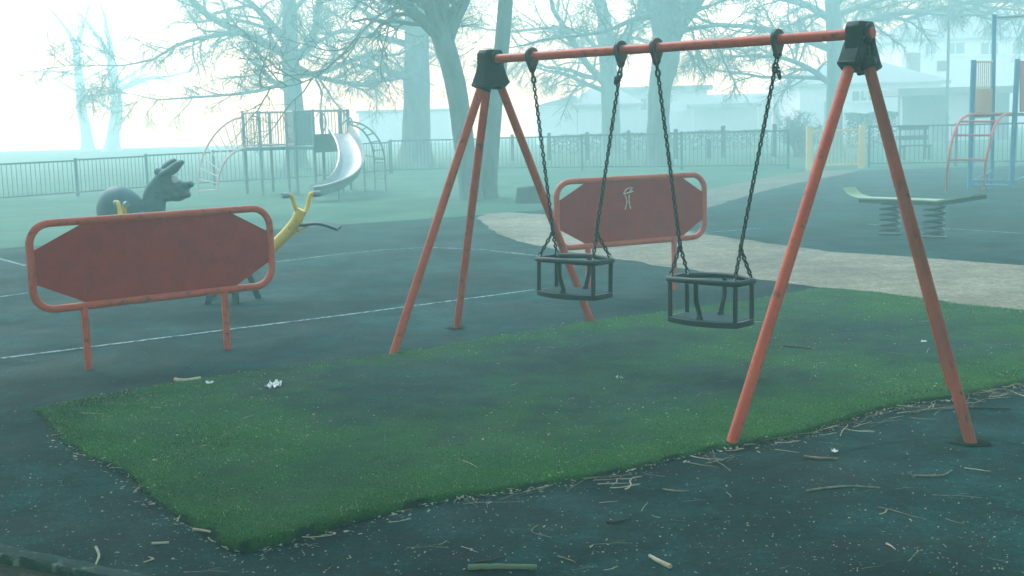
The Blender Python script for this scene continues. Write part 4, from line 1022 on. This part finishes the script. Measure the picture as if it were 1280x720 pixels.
crumple(1154, 433, .04, 'white paper scrap on the mat behind the near right leg', 7, z=.03, name='paper_scrap')
crumple(1043, 567, .035, 'tiny white scrap by a stick near the near right leg', 8, z=.01, name='paper_scrap')
# many small twigs: a few shapes copied
protos = []
rt_ = random.Random(77)
for k in range(7):
    L_ = rt_.uniform(.08,.30); q = wander((0,0,.004), (1,0,0), L_, 7, .18, 0, rt_); q = [Vector((p.x-L_/2, p.y, .004+abs(p.z-.004)*.25)) for p in q]
    b = MB().tube(q, [.0024*(1-.5*i/7) for i in range(8)], 6)
    if k % 2: p, td = at_(q, .5); b.tube([p, p+Vector((.03,.025,.004)), p+Vector((.06,.03,.006))], [.002,.0015,.001], 5)
    protos.append(b.build('twig', ('dead_twig','pale_twig','dark_twig')[k % 3], loc=(0,0,0)))
used = set()
def put(x, y, z, rz, s, label, grp):
    k = rt_.randrange(7); o = protos[k]
    if k in used: o = o.copy(); COL.objects.link(o)
    used.add(k)
    o.location = (x, y, z); o.rotation_euler = (rt_.uniform(-.08,.08), rt_.uniform(-.1,.1), rz); o.scale = (s, s, s); tag(o, label, 'twig', grp)
for i in range(230):       # along the front edge of the mat
    t = rt_.betavariate(2.2,1.1); p = fr[min(NS, int(NS*(.28+.66*t)))]
    put(p.x+rt_.gauss(0,.06), p.y-rt_.random()**2*.3+.05, .012, rt_.gauss(.2,.9), rt_.uniform(.5,1.3), 'small dry twig among the debris along the front edge of the mat', 'dry twigs along the mat edge')
for i in range(50):        # on the dark ground in front
    g = G(rt_.uniform(380,1290), rt_.uniform(575,715)); 
    put(g.x, g.y, .008, rt_.uniform(-1.5,1.5), rt_.uniform(.25,.95), 'small loose twig scattered on the dark ground in front of the mat', 'loose twigs on the dark ground')
for i in range(36):        # on the mat
    i_ = rt_.randrange(30, NS-20); p = fr[i_].lerp(bk[i_], rt_.uniform(.05,.8)); put(p.x, p.y, .036, rt_.uniform(-1.5,1.5), rt_.uniform(.3,.9), 'small loose twig lying on the mossy mat', 'loose twigs on the mat')
for i in range(16):        # left corner
    i_ = int(NS*(.03+.25*rt_.random())); p = fr[i_]; put(p.x+rt_.gauss(0,.03), p.y+rt_.gauss(0,.03), .02, rt_.uniform(-2,2), rt_.uniform(.4,1), 'small dry twig caught along the left edge of the mat', 'dry twigs along the left mat edge')
for k in range(7):
    if k not in used: bpy.data.objects.remove(protos[k])
# leaf flakes and crumbs: uncountable
def flakes(name, n, fn, label, m, smin, smax, seed):
    r_ = random.Random(seed); b = MB()
    for _ in range(n):
        x, y, z = fn(r_); s_ = r_.uniform(smin, smax); a_ = r_.uniform(0, 6.283); e = Vector((math.cos(a_), math.sin(a_), r_.gauss(0,.25)))*s_; f_ = Vector((-math.sin(a_), math.cos(a_), r_.gauss(0,.35)))*s_*r_.uniform(.3,.7); c_ = Vector((x, y, z+s_*.25))
        b.add([c_-e, c_+f_, c_+e, c_-f_], [(0,1,2,3)])
    tag(b.build(name, m, smooth=False), label, 'debris', kind='stuff')
def f_mat(r_): i_ = r_.randrange(5, NS); p = fr[i_].lerp(bk[i_], r_.random()**1.3); return p.x, p.y, .033
def f_gr(r_): g = G(r_.uniform(-20,1300), 440+280*r_.random()**.6); return g.x, g.y, .006
def f_edge(r_): i_ = min(NS, int(NS*(.05+.9*r_.random()**.7))); p = fr[i_]; return p.x+r_.gauss(0,.05), p.y-abs(r_.gauss(0,.07))+.05, .012
def f_back(r_): i_ = int(NS*r_.uniform(.05,.7)); p = bk[i_]; return p.x+r_.gauss(0,.05), p.y+r_.gauss(0,.04), .012
flakes('leaf_litter', 3200, f_mat, 'pale dry leaf crumbs on the mat', 'leaf_flake', .002, .010, 1)
flakes('leaf_litter', 2600, f_gr, 'pale dry leaf crumbs on the dark ground', 'leaf_flake', .0015, .0075, 2)
flakes('edge_litter', 1500, f_edge, 'dead leaf and bark crumbs along the front edge of the mat', 'leaf_flake', .003, .014, 3)
flakes('edge_litter', 700, f_back, 'crumbs along the back edge of the mat', 'leaf_flake', .003, .012, 4)

# ------------------------------------------------------------------ light, sky, fog
SUN_EL, SUN_AZ = R(50), R(-38)         # azimuth from +Y, negative = left
w = bpy.data.worlds.new('World'); sc.world = w; w.use_nodes = True
N = w.node_tree.nodes; L = w.node_tree.links; bg = N['Background']
sky = N.new('ShaderNodeTexSky'); sky.sky_type = 'NISHITA'; sky.sun_disc = False; sky.sun_elevation = SUN_EL; sky.sun_rotation = SUN_AZ
sky.air_density = 2.0; sky.dust_density = 1.0; sky.ozone_density = 1.0
tn = N.new('ShaderNodeMix'); tn.data_type = 'RGBA'; tn.blend_type = 'MULTIPLY'; tn.inputs[0].default_value = 1; tn.inputs[7].default_value = (.78,1,.97,1)
L.new(sky.outputs['Color'], tn.inputs[6]); L.new(tn.outputs[2], bg.inputs['Color'])
bg.inputs['Strength'].default_value = .15
sd = bpy.data.lights.new('sun', 'SUN'); sd.energy = .7; sd.angle = R(25); sd.color = (.95,1,.97)
so = bpy.data.objects.new('sun', sd); COL.objects.link(so)
dirv = Vector((math.sin(SUN_AZ)*math.cos(SUN_EL), math.cos(SUN_AZ)*math.cos(SUN_EL), math.sin(SUN_EL)))
so.rotation_euler = dirv.to_track_quat('Z', 'Y').to_euler()
fm = bpy.data.materials.new('fog'); fm.use_nodes = True; N = fm.node_tree.nodes; N.clear()
om = N.new('ShaderNodeOutputMaterial'); pv = N.new('ShaderNodeVolumePrincipled')
pv.inputs['Color'].default_value = (.60,1.0,.95,1); pv.inputs['Density'].default_value = .0155; pv.inputs['Anisotropy'].default_value = .3
pv.inputs['Absorption Color'].default_value = (1,1,1,1)
pv.inputs['Density Attribute'].default_value = ''; pv.inputs['Temperature Attribute'].default_value = ''
fm.node_tree.links.new(pv.outputs[0], om.inputs['Volume'])
zmax = max((o.matrix_world @ Vector(c)).z for o in COL.objects if o.type == 'MESH' for c in o.bound_box)
MT['fog'] = fm
hz = MB().box((0, (gs-17)/2, (12.5-1)/2), AX, (gs+2, (gs+19)/2, (12.5+1)/2)).build('haze', 'fog', smooth=False); hz['kind'] = 'stuff'
hz['label'] = 'thick pale fog filling the whole park'; hz['category'] = 'fog'
print('ZMAX', zmax)
sc.view_settings.view_transform = 'Standard'; sc.view_settings.look = 'None'; sc.view_settings.exposure = 1.62; sc.view_settings.gamma = 1
cy = sc.cycles
cy.volume_bounces = 6; cy.max_bounces = 8; cy.use_denoising = True; cy.sample_clamp_indirect = 5
